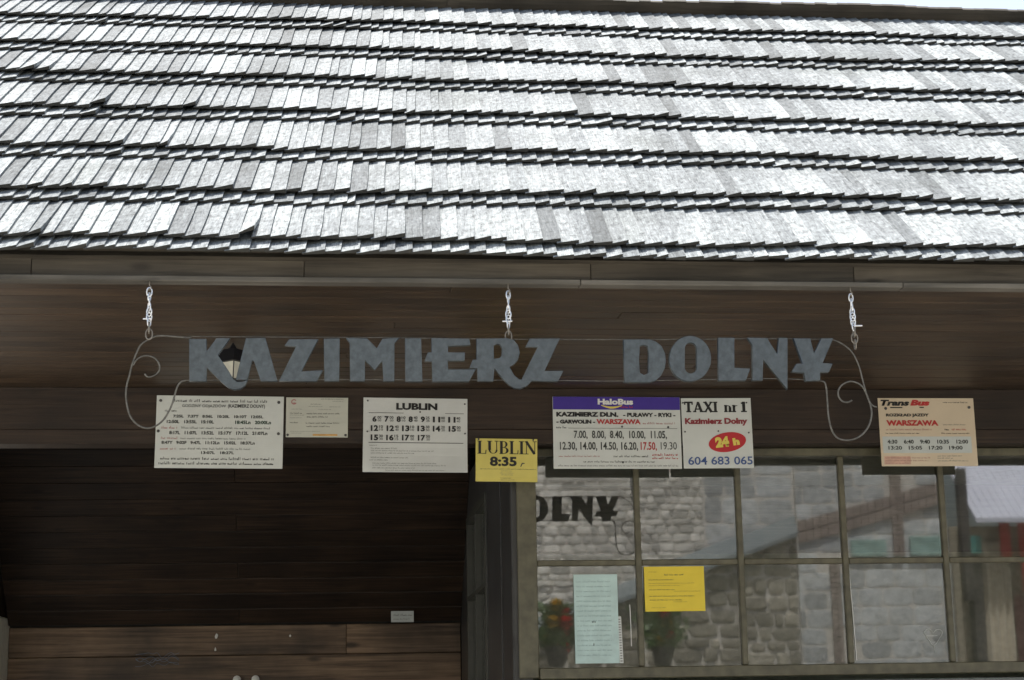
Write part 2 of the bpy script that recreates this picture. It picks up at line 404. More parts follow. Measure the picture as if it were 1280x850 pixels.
# stroke letters with serifs (cell is 1 high)
def seg(x0, y0, x1, y1, w):
    dx, dy = x1 - x0, y1 - y0; l = math.hypot(dx, dy); nx, ny = -dy / l * w / 2, dx / l * w / 2
    return [(x0 + nx, y0 + ny), (x0 - nx, y0 - ny), (x1 - nx, y1 - ny), (x1 + nx, y1 + ny)]
def arc(cx, cy, rx, ry, a0, a1, w0, w1, n=10):
    out = []
    for i in range(n):
        t0, t1 = a0 + (a1 - a0) * i / n, a0 + (a1 - a0) * (i + 1) / n
        def P(t, k):
            w = w0 + (w1 - w0) * abs(math.cos(R(t))); return (cx + (rx + k * w / 2) * math.cos(R(t)), cy + (ry + k * w / 2 * 0.6) * math.sin(R(t)))
        out.append([P(t0, 1), P(t0, -1), P(t1, -1), P(t1, 1)])
    return out
def serif_glyphs(stem, thin, sf):
    s = lambda x, y, w=0.3: [(x - w / 2, y), (x + w / 2, y), (x + w / 2, y + sf), (x - w / 2, y + sf)]
    top = 1 - sf
    st = lambda x: seg(x, 0, x, 1, stem)
    G = {}
    G['L'] = (0.62, [st(.16), s(.16, 0), s(.16, top), seg(.16, sf / 2, .58, sf / 2, sf), seg(.55, sf * .5, .57, .3, thin)])
    G['U'] = (0.78, [seg(.18, .3, .18, 1, stem), s(.18, top, .34), s(.64, top, .26), seg(.64, .3, .64, 1, thin)] + arc(.41, .3, .23, .27, 180, 360, thin, (stem + thin) / 2))
    G['B'] = (0.68, [st(.17), s(.15, 0, .22), s(.15, top, .22)] + arc(.32, .745, .18, .225, -90, 90, thin, stem * .8) + arc(.32, .27, .24, .235, -90, 90, thin, stem * .9)
              + [seg(.15, .5, .34, .5, thin), seg(.15, top + sf / 2, .33, top + sf / 2, sf), seg(.15, sf / 2, .33, sf / 2, sf)])
    G['I'] = (0.36, [st(.18), s(.18, 0, .34), s(.18, top, .34)])
    G['N'] = (0.82, [seg(.14, 0, .14, 1, thin), s(.14, 0, .26), s(.12, top, .2), seg(.12, 1, .66, 0.02, stem), seg(.68, 0, .68, 1, thin), s(.68, top, .26)])
    G['T'] = (0.74, [st(.37), s(.37, 0, .4), seg(.04, top + sf / 2, .70, top + sf / 2, sf * 1.25), seg(.07, .72, .07, 1, sf), seg(.67, .72, .67, 1, sf)])
    G['A'] = (0.84, [seg(.13, .05, .40, 1, thin * 1.2), seg(.40, .97, .68, .03, stem), seg(.2, .3, .6, .3, sf), s(.12, 0, .26), s(.69, 0, .32)])
    G['X'] = (0.80, [seg(.14, 1, .66, 0, stem), seg(.66, .98, .14, .02, thin * 1.4), s(.13, 0, .28), s(.66, 0, .3), s(.15, top, .3), s(.65, top, .26)])
    G['n'] = (0.62, [seg(.15, 0, .15, .68, stem * .85), s(.15, 0, .27), seg(.03, .63, .15, .63, sf), seg(.47, 0, .47, .45, stem * .85), s(.47, 0, .27)] + arc(.31, .42, .16, .2, 0, 180, thin, stem * .7))
    G['r'] = (0.48, [seg(.15, 0, .15, .68, stem * .85), s(.15, 0, .3), seg(.03, .63, .15, .63, sf)] + arc(.33, .42, .16, .2, 60, 180, thin, stem * .7))
    G['1'] = (0.36, [st(.2), s(.2, 0, .36), seg(.04, .82, .2, .95, sf)])
    G[' '] = (0.45, [])
    return G
def serif_text(F, parent, s, fx0, fx1, f0, f1, mat, stem=.16, thin=.05, sf=.05):
    G = serif_glyphs(stem, thin, sf)
    a = F(fx0, f0); b = F(fx1, f1); tot = sum(G[ch][0] for ch in s)
    sx = (b[0] - a[0]) / tot; sz = a[1] - b[1]; x = 0
    for ch in s:
        w, ps = G[ch]
        if ps: quads(parent, 'lettering', M[mat], [[(a[0] + (u + x) * sx, b[1] + v * sz) for u, v in p] for p in ps], y=-0.0035)
        x += w

# ------------------------------------------------------------ ground
bm = bmesh.new()
for a, b in ((-300, -300),):
    vs = [bm.verts.new(p) for p in ((-400, -400, 0), (400, -400, 0), (400, 400, 0), (-400, 400, 0))]
    bm.faces.new(vs)
g = link('ground', mesh_of(bm, 'ground'), M['ground'], kind='structure')

# ------------------------------------------------------------ the bus station building
PITCH = R(38)
CP, SP = math.cos(PITCH), math.sin(PITCH)
EAVE = Vector((0, 5.645, 3.105))                 # foot of the roof boarding
XL, XR = -3.3, 5.6
RIDGE_T = 3.335
def roofp(x, t, n):                              # x along the eave, t up the slope, n off the boarding
    return Vector((x, EAVE.y + t * CP - n * SP, EAVE.z + t * SP + n * CP))
building = thing('bus_station_building', 'timber bus station with silvery shingled roof, dark boarded eaves and glazed waiting room', 'building', (0, 8, 0))
def local(o): o.parent = building; o.matrix_parent_inverse = Matrix.Translation((0, -8, 0)); return o

# roof: boarding, rear slope, gables
ry, rz = EAVE.y + RIDGE_T * CP, EAVE.z + RIDGE_T * SP
bm = bmesh.new()
REAR = (12.0, rz - (12.0 - ry) * math.tan(PITCH))
th = 0.06
prof = [(EAVE.y + 0.06, EAVE.z + 0.06 * SP / CP - 0.028), (ry, rz - .028), (REAR[0], REAR[1]), (REAR[0] - .02, REAR[1] - th), (ry, rz - th - .028), (EAVE.y + 0.10, EAVE.z + .012)]
va = [bm.verts.new((XL, a, b)) for a, b in prof]; vb = [bm.verts.new((XR, a, b)) for a, b in prof]
for i in range(6):
    j = (i + 1) % 6
    bm.faces.new((va[i], va[j], vb[j], vb[i]))
bm.faces.new((va[0], va[1], va[4], va[5])); bm.faces.new((va[1], va[2], va[3], va[4]))
bm.faces.new((vb[0], vb[5], vb[4], vb[1])); bm.faces.new((vb[1], vb[4], vb[3], vb[2]))
roof = local(link('roof', mesh_of(bm, 'roof'), M['fascia']))

SKEW = math.tan(R(2.3))
def shingle_verts(x, w, t0, t1, n0, n1, twist, lift, rr, thick=0.0165, left_thin=0.005):
    """one riven shingle: thin left edge, thick right edge that stands proud of the next; returns top and bottom points"""
    pts = []
    K = 4
    ww = w * 1.12
    for k in range(K):
        f = k / (K - 1)
        t = t0 + (t1 - t0) * f; n = n0 + (n1 - n0) * f
        xs = x + (t - t0) * SKEW
        lf = lift * max(0.0, 1 - f * 2.2) ** 1.5
        e = (1 - f)
        jl = rr.uniform(-.0022, .0022); jr = rr.uniform(-.0022, .0022)
        skewt = twist if k == 0 else 0
        nl = n - thick + left_thin + 0.3 * lf
        nr = n + lf
        pts.append((roofp(xs - ww / 2 - 0.004 + jl, t - skewt, nl), roofp(xs + ww / 2 + jr, t + skewt, nr),
                    roofp(xs - ww / 2 - 0.004 + jl, t - skewt, nl - left_thin), roofp(xs + ww / 2 + jr, t + skewt, nr - thick)))
    return pts
def shingle_faces(vs, fs, uvs, tones, pts, rr, w, length):
    b = len(vs); K = len(pts)
    for p in pts: vs.extend(p)
    uo, vo = rr.uniform(0, 20), rr.uniform(0, 20)
    tone = rr.random()
    def uvof(k, side): return (uo + side * w, vo + k / (K - 1) * length)
    for k in range(K - 1):
        a = b + 4 * k; c = a + 4
        for f, u in (((a, a + 1, c + 1, c), [uvof(k, 0), uvof(k, 1), uvof(k + 1, 1), uvof(k + 1, 0)]),
                     ((a + 1, a + 3, c + 3, c + 1), [uvof(k, 1), uvof(k, 1.2), uvof(k + 1, 1.2), uvof(k + 1, 1)]),
                     ((a, c, c + 2, a + 2), [uvof(k, 0), uvof(k + 1, 0), uvof(k + 1, 0), uvof(k, 0)]),
                     ((a + 2, c + 2, c + 3, a + 3), [uvof(k, 0), uvof(k + 1, 0), uvof(k + 1, 1), uvof(k, 1)])):
            fs.append(f); uvs.extend(u); tones.append(tone)
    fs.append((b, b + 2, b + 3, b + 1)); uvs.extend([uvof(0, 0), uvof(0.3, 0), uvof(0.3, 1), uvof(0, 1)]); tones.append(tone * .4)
def shingle_mesh(name, vs, fs, uvs, tones):
    me = bpy.data.meshes.new(name); me.from_pydata([tuple(v) for v in vs], [], fs)
    ul = me.uv_layers.new(name='grain')
    for i, u in enumerate(uvs): ul.data[i].uv = u
    at = me.attributes.new('tone', 'FLOAT', 'FACE')
    for i, t in enumerate(tones): at.data[i].value = t
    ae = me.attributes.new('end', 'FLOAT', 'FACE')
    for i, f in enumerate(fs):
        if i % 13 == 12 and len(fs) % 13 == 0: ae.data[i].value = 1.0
    return me
rr = random.Random(11)
parts_cand = []; rest = []
SPECIAL = {(0, 0): [(-1.03, 0.016), (-0.35, 0.028)], (0, 3): [(-1.02, 0.02), (-0.62, 0.012)], (0, 4): [(-1.35, 0.02)]}
for row in range(7):
    tb = 0.09 + 0.47 * row
    last = row == 6
    ph = rr.uniform(0, 6)
    for layer in (1, 0):                         # 1 = under layer peeping out below, 0 = main layer
        x = XL + 0.05 + rr.uniform(0, .05)
        while x < XR - 0.05:
            w = rr.gauss(0.061, 0.0055) if rr.random() > .06 else rr.uniform(.03, .045); w = min(max(w, 0.030), 0.075)
            wave = 0.010 * math.sin(x * 1.7 + ph) + 0.006 * math.sin(x * 5.1 + ph * 2) + rr.gauss(0, 0.0065)
            hwave = 0.0025 * math.sin(x * 2.3 + ph * 3)
            if layer:
                t0 = tb - 0.080 + wave; t1 = min(tb + 0.42, RIDGE_T - .01); n0, n1 = 0.030 + hwave, -0.0105
            else:
                t0 = tb + wave; t1 = min(tb + 0.52, RIDGE_T + .01); n0, n1 = 0.0475 + hwave, 0.004
            lift = 0.0
            if rr.random() < 0.05: lift = rr.uniform(.004, .010)
            for sx, sl in SPECIAL.get((layer, row), ()):
                if abs(x - sx) < 0.033: lift = sl
            lift += abs(rr.gauss(0, 0.0012))
            pts = shingle_verts(x + w / 2, w, t0, t1, n0, n1, rr.uniform(-.006, .005) + .002, lift, rr)
            vis = -1.9 - .02 < x < 3.6
            rec = (pts, w, t1 - t0)
            tcx = x
            inframe = (-1.25 - 0.19 * row / 2.2 < tcx < 2.55 + 0.42 * row / 2.2)
            if layer == 0 and inframe: parts_cand.append(rec)
            else: rest.append(rec)
            x += w
n_parts = min(300, len(parts_cand))
for rec in parts_cand[:n_parts]:
    vs, fs, uvs, tones = [], [], [], []
    shingle_faces(vs, fs, uvs, tones, rec[0], rr, rec[1], rec[2])
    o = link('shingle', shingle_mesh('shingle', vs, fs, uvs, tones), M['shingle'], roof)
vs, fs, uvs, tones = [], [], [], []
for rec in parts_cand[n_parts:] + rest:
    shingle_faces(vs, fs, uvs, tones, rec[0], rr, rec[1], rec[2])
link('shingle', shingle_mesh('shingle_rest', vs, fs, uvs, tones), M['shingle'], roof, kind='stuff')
# rear shingles poke over the ridge, undersides towards the viewer
vs, fs, uvs, tones = [], [], [], []
x = XL + .05
while x < XR - .05:
    w = rr.uniform(.055, .07); e = 0.062 + 0.004 * math.sin(x * 3) + rr.uniform(-.005, .005)
    drop = 0.0 if rr.random() < .97 else .012
    b = len(vs)
    for (xx) in (x, x + w * 1.002):
        for (dy, dz) in ((0.35 * CP, -0.35 * SP), (-e * CP, e * SP - drop)):
            vs.append((xx, ry + dy + .012 * SP, rz + dz + .022 * CP)); vs.append((xx, ry + dy + .03 * SP, rz + dz + .040 * CP))
    for f in ((0, 2, 6, 4), (1, 5, 7, 3), (2, 3, 7, 6), (0, 4, 5, 1), (0, 1, 3, 2), (4, 6, 7, 5)):
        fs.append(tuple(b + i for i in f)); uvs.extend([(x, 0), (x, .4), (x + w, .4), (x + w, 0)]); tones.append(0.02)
    x += w
link('ridge_shingles', shingle_mesh('ridge_shingles', vs, fs, uvs, tones), M['fascia'], roof, kind='stuff')

# fascia boards and lip batten (in lengths)
fx = [XL + .02, -1.02, -0.1, 0.9, 1.85, 3.2, XR - .02]
for a, b in zip(fx[:-1], fx[1:]):
    local(box('fascia_board', M['fascia'], None, a + .001, b - .001, 5.735, 5.765, 3.058, 3.172, 0.002))
lx = [XL, -1.9, 0.86, 2.02, XR]
for a, b in zip(lx[:-1], lx[1:]):
    local(box('lip_batten', M['batten'], None, a + .001, b - .0015, 5.708, 5.766, 3.038 + rr.uniform(-.001, .001), 3.056, 0.002))
# soffit boards, running along the building
y = 5.772; k = 0
while y < 7.84:
    w = 0.0985
    zz = 3.068
    cut = 0.35 + (k * 0.77) % 2.4 - .7
    for (a, b) in (((XL, cut), (cut, XR)) if k % 2 else ((XL, XR),)):
        o = box('soffit_board', M['soffit'], None, a + .001, b - .001, y, min(y + w - 0.003, 7.846), zz + rr.uniform(-.001, .001), zz + .02, 0.002)
        local(o)
    y += w; k += 1
# header beam over the glazing and the porch
for a, b in ((XL + .1, XR - .1),):
    local(box('header_beam', M['beam'], None, a, b, 7.848, 7.99, 2.8735, 3.069, 0.002))
    local(box('lower_beam', M['beam'], None, a, b, 7.849, 7.985, 2.806, 2.873, 0.002))
# porch: slanting boarded ceiling, back wall, side walls
PX0, PX1 = -2.085, 0.86
sl = R(46); z0, y0 = 2.165, 11.46
t = 0.0; k = 0
while t < 1.75:
    w = 0.128
    for (a, b) in (((PX0, PX1),) if k % 3 else ((PX0, -.6), (-.6, PX1))):
        o = box('ceiling_board', M['ceiling'], None, a + .001, b - .001, -w / 2 + .002, w / 2 - .002, -.01, .01, .003)
        tm = t + w / 2
        o.location = ((a + b) / 2, y0 - tm * math.cos(sl) + .01 * math.sin(sl), z0 + tm * math.sin(sl) + .01 * math.cos(sl) + rr.uniform(-.001, .001))
        o.rotation_euler = (-sl, 0, 0)
        local(o)
    t += w; k += 1
zt = 2.157; hs = [0.195, 0.2, 0.19, 0.2, 0.195, 0.2, 0.19, 0.2, 0.2, 0.2, 0.19]
for i, h in enumerate(hs):
    cuts = [PX0] + ([0.1] if i % 2 == 0 else []) + [PX1]
    for a, b in zip(cuts[:-1], cuts[1:]):
        local(box('wall_board', M['backwall'], None, a + .001, b - .001, 11.5 + rr.uniform(-.002, .002), 11.53, zt - h + .003, zt, .003))
    zt -= h
local(box('wall', M['plaster'], None, -2.25, PX0 - .002, 10.95, 11.62, 0, 2.22, 0.01))
local(box('corner_post', M['sidewall'], None, -2.24, -2.10, 8.0, 8.14, 0, 2.80, .006))
bm = bmesh.new()                                   # gable infill above the left wall and trim board under the slope
for X0, X1, P in ((-2.24, -2.09, [(8.02, 2.223), (11.60, 2.223), (11.5, 2.30), (10.2, 3.30), (8.02, 3.30)]),):
    a = [bm.verts.new((X0, p, q)) for p, q in P]; b = [bm.verts.new((X1, p, q)) for p, q in P]
    bm.faces.new(a); bm.faces.new(b[::-1])
    for i in range(5): bm.faces.new((a[i], b[i], b[(i + 1) % 5], a[(i + 1) % 5]))
local(link('wall_head', mesh_of(bm, 'wall_head'), M['ceiling']))
local(box('back_wall', M['dark'], None, -2.25, XR - .3, 11.54, 11.6, 0, 2.4, 0))
# waiting-room shell
local(box('inner_wall', M['room'], None, PX1 + .09, XR - .3, 11.45, 11.535, 0, 3.0, 0))
local(box('inner_ceiling', M['room'], None, PX1 + .05, XR - .3, 8.06, 11.45, 3.0, 3.04, 0))
local(box('end_wall', M['plaster'], None, XR - .35, XR - .25, 8.0, 11.6, 0, 3.0, 0))
local(box('lower_wall', M['plinth'], None, PX1, XR - .36, 8.0, 8.08, 0, 1.70, 0.004))
local(box('corner_post', M['sidewall'], None, PX1 - .02, PX1 + .075, 7.995, 8.12, 0, 2.805, .006))
# porch-side boards of the waiting room
for (a, b, q0, q1) in ((8.122, 8.62, 0, 3.05), (8.624, 9.12, 0, 3.05), (9.124, 9.44, 0, 3.05)):
    local(box('side_board', M['sidewall'], None, PX1 - rr.uniform(.0, .012), PX1 + .05, a, b, q0, q1, .004))
local(box('side_board', M['sidewall'], None, PX1, PX1 + .05, 9.444, 11.45, 0, 1.70, .004))
local(box('side_board', M['sidewall'], None, PX1, PX1 + .05, 9.444, 11.45, 2.78, 3.05, .004))
local(box('side_board', M['sidewall'], None, PX1, PX1 + .05, 10.8, 11.45, 1.70, 2.78, .004))
swin = local(thing('side_window', '', ''))
for kx in ('label', 'category'): del swin[kx]
swin.location = (0, 0, 0)
for (a, b, c, d, nm) in ((9.444, 9.50, 1.702, 2.778, 'frame'), (10.74, 10.798, 1.702, 2.778, 'frame'), (9.50, 10.74, 1.702, 1.75, 'frame'), (9.50, 10.74, 2.73, 2.778, 'frame'),
                     (10.11, 10.14, 1.75, 2.73, 'muntin'), (9.502, 10.108, 2.255, 2.28, 'muntin'), (10.142, 10.738, 2.255, 2.28, 'muntin')):
    box(nm, M['darkpaint'], swin, PX1 - .012, PX1 + .045, a, b, c, d, .003)
box('pane', M['glass'], swin, PX1 + .02, PX1 + .024, 9.5, 10.74, 1.75, 2.73, 0)

# front window: olive frame, muntins, panes
win = local(thing('window', '', ''))
for kx in ('label', 'category'): del win[kx]
win.location = (0, 0, 0)
ZB, ZM, ZT = 1.774, 2.260, 2.765
xs = [0.960, 1.446, 1.940, 2.452, 2.950, 3.450, 3.95, 4.45, 4.95]
box('frame', M['olive'], win, 0.868, 0.960, 7.975, 8.04, 1.728, 2.804, .004)
box('frame', M['olive'], win, 4.95, 5.03, 7.975, 8.04, 1.728, 2.804, .004)
box('frame', M['olive'], win, 0.962, 4.948, 7.977, 8.04, ZT, 2.803, .003)
box('sill', M['olive'], win, 0.962, 4.948, 7.962, 8.05, 1.722, ZB, .004)
for x in xs[1:-1]:
    box('muntin', M['olive'], win, x - .014, x + .014, 7.984, 8.03, ZB + .001, ZT - .001, .004)
for a, b in zip(xs[:-1], xs[1:]):
    l = a + (.015 if a > 1 else .001); r = b - .015
    box('muntin', M['olive'], win, l, r, 7.988, 8.028, ZM - .015, ZM + .013, .004)
    for q0, q1 in ((ZB - .005, ZM - .012), (ZM + .010, ZT + .005)):
        bm = bmesh.new()
        tilt = rr.uniform(-.0008, .0008); tz = rr.uniform(-.0008, .0008)
        box_bm(bm, l - .006 - (l + r) / 2, r + .006 - (l + r) / 2, 0, 0.002, q0 - (q0 + q1) / 2, q1 - (q0 + q1) / 2)
        # front face only reflects: keep a single sheet
        bmesh.ops.delete(bm, geom=[f for f in bm.faces if abs(f.calc_center_median().y) > 1e-6], context='FACES')
        link('pane', mesh_of(bm, 'pane'), M['glass'], win, ((l + r) / 2, 8.0, (q0 + q1) / 2), (tz * 1.5, 0, tilt * 1.5))

# ------------------------------------------------------------ station name sign
LETTERS = [
    ('K', [(-0.483, 2.835), (-0.427, 2.836), (-0.426, 2.789), (-0.392, 2.839), (-0.349, 2.839), (-0.388, 2.781), (-0.35, 2.725), (-0.334, 2.697), (-0.322, 2.688), (-0.306, 2.688), (-0.288, 2.694), (-0.295, 2.677), (-0.311, 2.666), (-0.33, 2.663), (-0.349, 2.67), (-0.371, 2.688), (-0.399, 2.716), (-0.424, 2.741), (-0.424, 2.692), (-0.479, 2.692)], None),
    ('A', [(-0.293, 2.839), (-0.229, 2.84), (-0.187, 2.693), (-0.241, 2.693), (-0.265, 2.762), (-0.273, 2.762), (-0.287, 2.697), (-0.324, 2.697)], None),
    ('Z', [(-0.148, 2.836), (-0.051, 2.837), (-0.108, 2.724), (-0.035, 2.729), (-0.054, 2.693), (-0.179, 2.693), (-0.123, 2.813), (-0.161, 2.816)], None),
    ('I', [(-0.03, 2.839), (0.022, 2.84), (0.021, 2.694), (-0.027, 2.694)], None),
    ('M', [(0.047, 2.841), (0.116, 2.84), (0.15, 2.805), (0.169, 2.839), (0.224, 2.843), (0.209, 2.826), (0.208, 2.694), (0.173, 2.694), (0.169, 2.766), (0.142, 2.732), (0.108, 2.768), (0.108, 2.694), (0.06, 2.694), (0.058, 2.826)], None),
    ('I', [(0.247, 2.841), (0.3, 2.841), (0.304, 2.693), (0.248, 2.693)], None),
    ('E', [(0.338, 2.843), (0.466, 2.842), (0.47, 2.821), (0.393, 2.817), (0.392, 2.793), (0.45, 2.793), (0.449, 2.766), (0.391, 2.766), (0.392, 2.733), (0.486, 2.734), (0.464, 2.694), (0.34, 2.693), (0.339, 2.763), (0.314, 2.764), (0.325, 2.793), (0.338, 2.793)], None),
    ('R', [(0.493, 2.842), (0.599, 2.844), (0.621, 2.837), (0.635, 2.819), (0.64, 2.794), (0.633, 2.768), (0.62, 2.754), (0.603, 2.745), (0.619, 2.714), (0.636, 2.7), (0.678, 2.694), (0.663, 2.679), (0.641, 2.669), (0.621, 2.671), (0.602, 2.683), (0.582, 2.703), (0.552, 2.742), (0.547, 2.695), (0.495, 2.695), (0.494, 2.739), (0.468, 2.741), (0.479, 2.768), (0.492, 2.768)], [(0.55, 2.82), (0.562, 2.825), (0.574, 2.824), (0.581, 2.811), (0.579, 2.785), (0.572, 2.774), (0.55, 2.771)]),
    ('Z', [(0.678, 2.843), (0.78, 2.844), (0.724, 2.729), (0.79, 2.73), (0.771, 2.695), (0.645, 2.697), (0.706, 2.816), (0.663, 2.816)], None),
    ('D', [(1.006, 2.842), (1.095, 2.843), (1.117, 2.836), (1.137, 2.82), (1.149, 2.794), (1.151, 2.768), (1.146, 2.742), (1.132, 2.716), (1.113, 2.699), (1.095, 2.693), (1.005, 2.693)], [(1.061, 2.821), (1.077, 2.825), (1.09, 2.821), (1.093, 2.799), (1.089, 2.724), (1.073, 2.716), (1.058, 2.724), (1.056, 2.77)]),
    ('O', [(1.311, 2.776), (1.309, 2.758), (1.302, 2.741), (1.293, 2.726), (1.281, 2.713), (1.267, 2.704), (1.251, 2.698), (1.234, 2.696), (1.218, 2.697), (1.203, 2.703), (1.189, 2.713), (1.178, 2.725), (1.17, 2.74), (1.165, 2.757), (1.164, 2.775), (1.167, 2.793), (1.173, 2.81), (1.182, 2.825), (1.194, 2.838), (1.208, 2.848), (1.224, 2.854), (1.241, 2.856), (1.257, 2.854), (1.272, 2.848), (1.286, 2.838), (1.297, 2.826), (1.305, 2.811), (1.31, 2.794)], [(1.26, 2.74), (1.257, 2.732), (1.25, 2.726), (1.242, 2.722), (1.233, 2.722), (1.225, 2.726), (1.219, 2.732), (1.216, 2.74), (1.219, 2.815), (1.223, 2.824), (1.229, 2.83), (1.237, 2.833), (1.246, 2.833), (1.254, 2.83), (1.26, 2.824), (1.263, 2.816)]),
    ('L', [(1.341, 2.85), (1.397, 2.85), (1.392, 2.743), (1.448, 2.74), (1.431, 2.7), (1.336, 2.699)], None),
    ('N', [(1.447, 2.851), (1.514, 2.85), (1.55, 2.79), (1.558, 2.851), (1.588, 2.851), (1.578, 2.671), (1.497, 2.778), (1.491, 2.701), (1.457, 2.701), (1.463, 2.826)], None),
    ('Y', [(1.611, 2.849), (1.669, 2.849), (1.68, 2.793), (1.71, 2.849), (1.751, 2.85), (1.708, 2.761), (1.744, 2.759), (1.729, 2.73), (1.698, 2.73), (1.696, 2.701), (1.646, 2.698), (1.642, 2.728), (1.599, 2.731), (1.616, 2.758), (1.639, 2.759)], None),
]
SCROLL_R1=[(1.751, 2.849), (1.778, 2.84), (1.808, 2.819), (1.827, 2.797), (1.845, 2.753), (1.855, 2.703), (1.865, 2.657), (1.875, 2.627), (1.887, 2.612), (1.9, 2.608)]
SCROLL_R2=[(1.704, 2.7), (1.717, 2.695), (1.722, 2.672), (1.723, 2.627), (1.724, 2.577), (1.73, 2.537), (1.741, 2.51), (1.758, 2.495), (1.788, 2.49), (1.819, 2.497), (1.845, 2.514), (1.867, 2.542), (1.879, 2.577), (1.879, 2.607), (1.871, 2.637), (1.86, 2.668), (1.848, 2.685), (1.831, 2.695), (1.811, 2.699), (1.79, 2.693), (1.772, 2.68), (1.763, 2.66), (1.767, 2.64), (1.779, 2.627), (1.796, 2.625), (1.812, 2.632)]
SCROLL_L1=[(-0.478, 2.842), (-0.53, 2.846), (-0.568, 2.849), (-0.596, 2.847), (-0.624, 2.834), (-0.647, 2.815), (-0.66, 2.786), (-0.673, 2.747), (-0.681, 2.708), (-0.687, 2.684), (-0.69, 2.65), (-0.685, 2.611), (-0.673, 2.573), (-0.648, 2.544), (-0.616, 2.532), (-0.588, 2.54), (-0.565, 2.559), (-0.547, 2.588), (-0.534, 2.621), (-0.526, 2.655), (-0.519, 2.677), (-0.508, 2.691), (-0.494, 2.695)]
SCROLL_L2=[(-0.668, 2.747), (-0.662, 2.761), (-0.646, 2.775), (-0.623, 2.78), (-0.599, 2.772), (-0.584, 2.754), (-0.581, 2.732), (-0.593, 2.715), (-0.611, 2.707), (-0.623, 2.709), (-0.629, 2.718)]
WIRE_T=[(-0.481, 2.847), (-0.044, 2.847), (0.174, 2.847), (0.394, 2.845), (0.616, 2.844), (0.868, 2.844), (1.065, 2.845), (1.263, 2.847), (1.492, 2.851), (1.752, 2.85)]
WIRE_B=[(-0.493, 2.696), (-0.178, 2.699), (0.229, 2.7), (0.503, 2.7), (0.78, 2.699), (1.004, 2.698), (1.343, 2.705), (1.514, 2.708), (1.657, 2.705), (1.703, 2.7)]

SY = 5.72
sign = thing('name_sign', 'hanging sign of cut metal letters KAZIMIERZ DOLNY with wire scroll ends', 'sign', (0.61, SY, 2.772))
for ch, outer, hole in LETTERS:
    cx = sum(p[0] for p in outer) / len(outer); cz = sum(p[1] for p in outer) / len(outer)
    me = flat_outline('letter', [(p[0] - cx, p[1] - cz) for p in outer], [(p[0] - cx, p[1] - cz) for p in hole] if hole else None, 0.018, .0014)
    o = link('letter', me, M['sheet'], sign, (cx - .61, rr.uniform(-.003, .003), cz - 2.772), (R(90), 0, 0))
    o['label'] = 'metal letter ' + ch
def wire(name, pts, rad, flat=False, mat='wire'):
    bm = bmesh.new()
    tube_bm(bm, [(p[0] - .61, 0.003, p[1] - 2.772) for p in smooth_path([(a, b, 0) for a, b in pts], 4)] if False else
            [(v.x - .61, 0.003, v.y - 2.772) for v in smooth_path([(a, b, 0) for a, b in pts], 4)], rad, 7)
    return link(name, mesh_of(bm, name), M[mat], sign)
wire('top_wire', WIRE_T, 0.0016); wire('bottom_wire', WIRE_B, 0.0016)
for p, r0 in ((SCROLL_R1, .0028), (SCROLL_R2, .0032), (SCROLL_L1, .0032), (SCROLL_L2, .0028)):
    wire('scroll', p, r0)

def chain(x, ztop, zbot, label, bright_to, lean=0.0, seed=0):
    t = thing('hanging_chain', label, 'chain', (x, SY, ztop), group='chains holding up the name sign')
    r3 = random.Random(seed)
    L = 0.030; z = 0.0; k = 0
    bm = bmesh.new(); tube_bm(bm, [(0, 0, .012), (0, 0, -.006), (.006, 0, -.012), (.006, 0, -.018), (0, 0, -.022), (-.005, 0, -.017)], .002, 6)
    link('hook', mesh_of(bm, 'hook'), M['dullsteel'], t)
    z = -.014
    while ztop + z - L * .6 > zbot:
        bm = bmesh.new(); pts = []
        a = R(35 * k + 25 + r3.uniform(-12, 12)) if (ztop + z > bright_to) else R(90 * k)
        sc = 1.0 if ztop + z > bright_to else 1.25
        for i in range(14):
            u = 2 * math.pi * i / 14
            px = 0.0088 * sc * math.cos(u); pz = (L / 2 * sc) * math.sin(u)
            pz = math.copysign(abs(pz) ** .9 * (L / 2 * sc) ** .1, pz)
            pts.append((px * math.cos(a), px * math.sin(a), pz))
        tube_bm(bm, pts, .0025, 6, close=True)
        link('link', mesh_of(bm, 'link'), M['zinc'] if ztop + z > bright_to else M['dullsteel'], t, (lean * (-z), 0, z - L * sc / 2))
        z -= L * .58 * sc; k += 1
    return t
chain(-0.622, 3.030, 2.848, 'left-hand chain, holding up the end of the sign beside the letter K', 2.905, .02, 1)
c2 = chain(0.6055, 3.030, 2.848, 'middle chain of the sign, above the letters R and Z of the first word', 2.905, -.01, 2)
c3 = chain(1.829, 3.030, 2.832, 'right-hand chain, holding the scroll past the letter Y', 2.895, .03, 3)
def pin(t, x0, x1, z):
    bm = bmesh.new(); tube_bm(bm, [(x0, -.004, z), (x1, -.004, z + .001)], .0028, 6); link('pin', mesh_of(bm, 'pin'), M['zinc'], t)
pin(bpy.data.objects['hanging_chain'], -.018, .012, -.124)
pin(c2, -.022, .012, -.124); pin(c3, .004, .034, -.132)

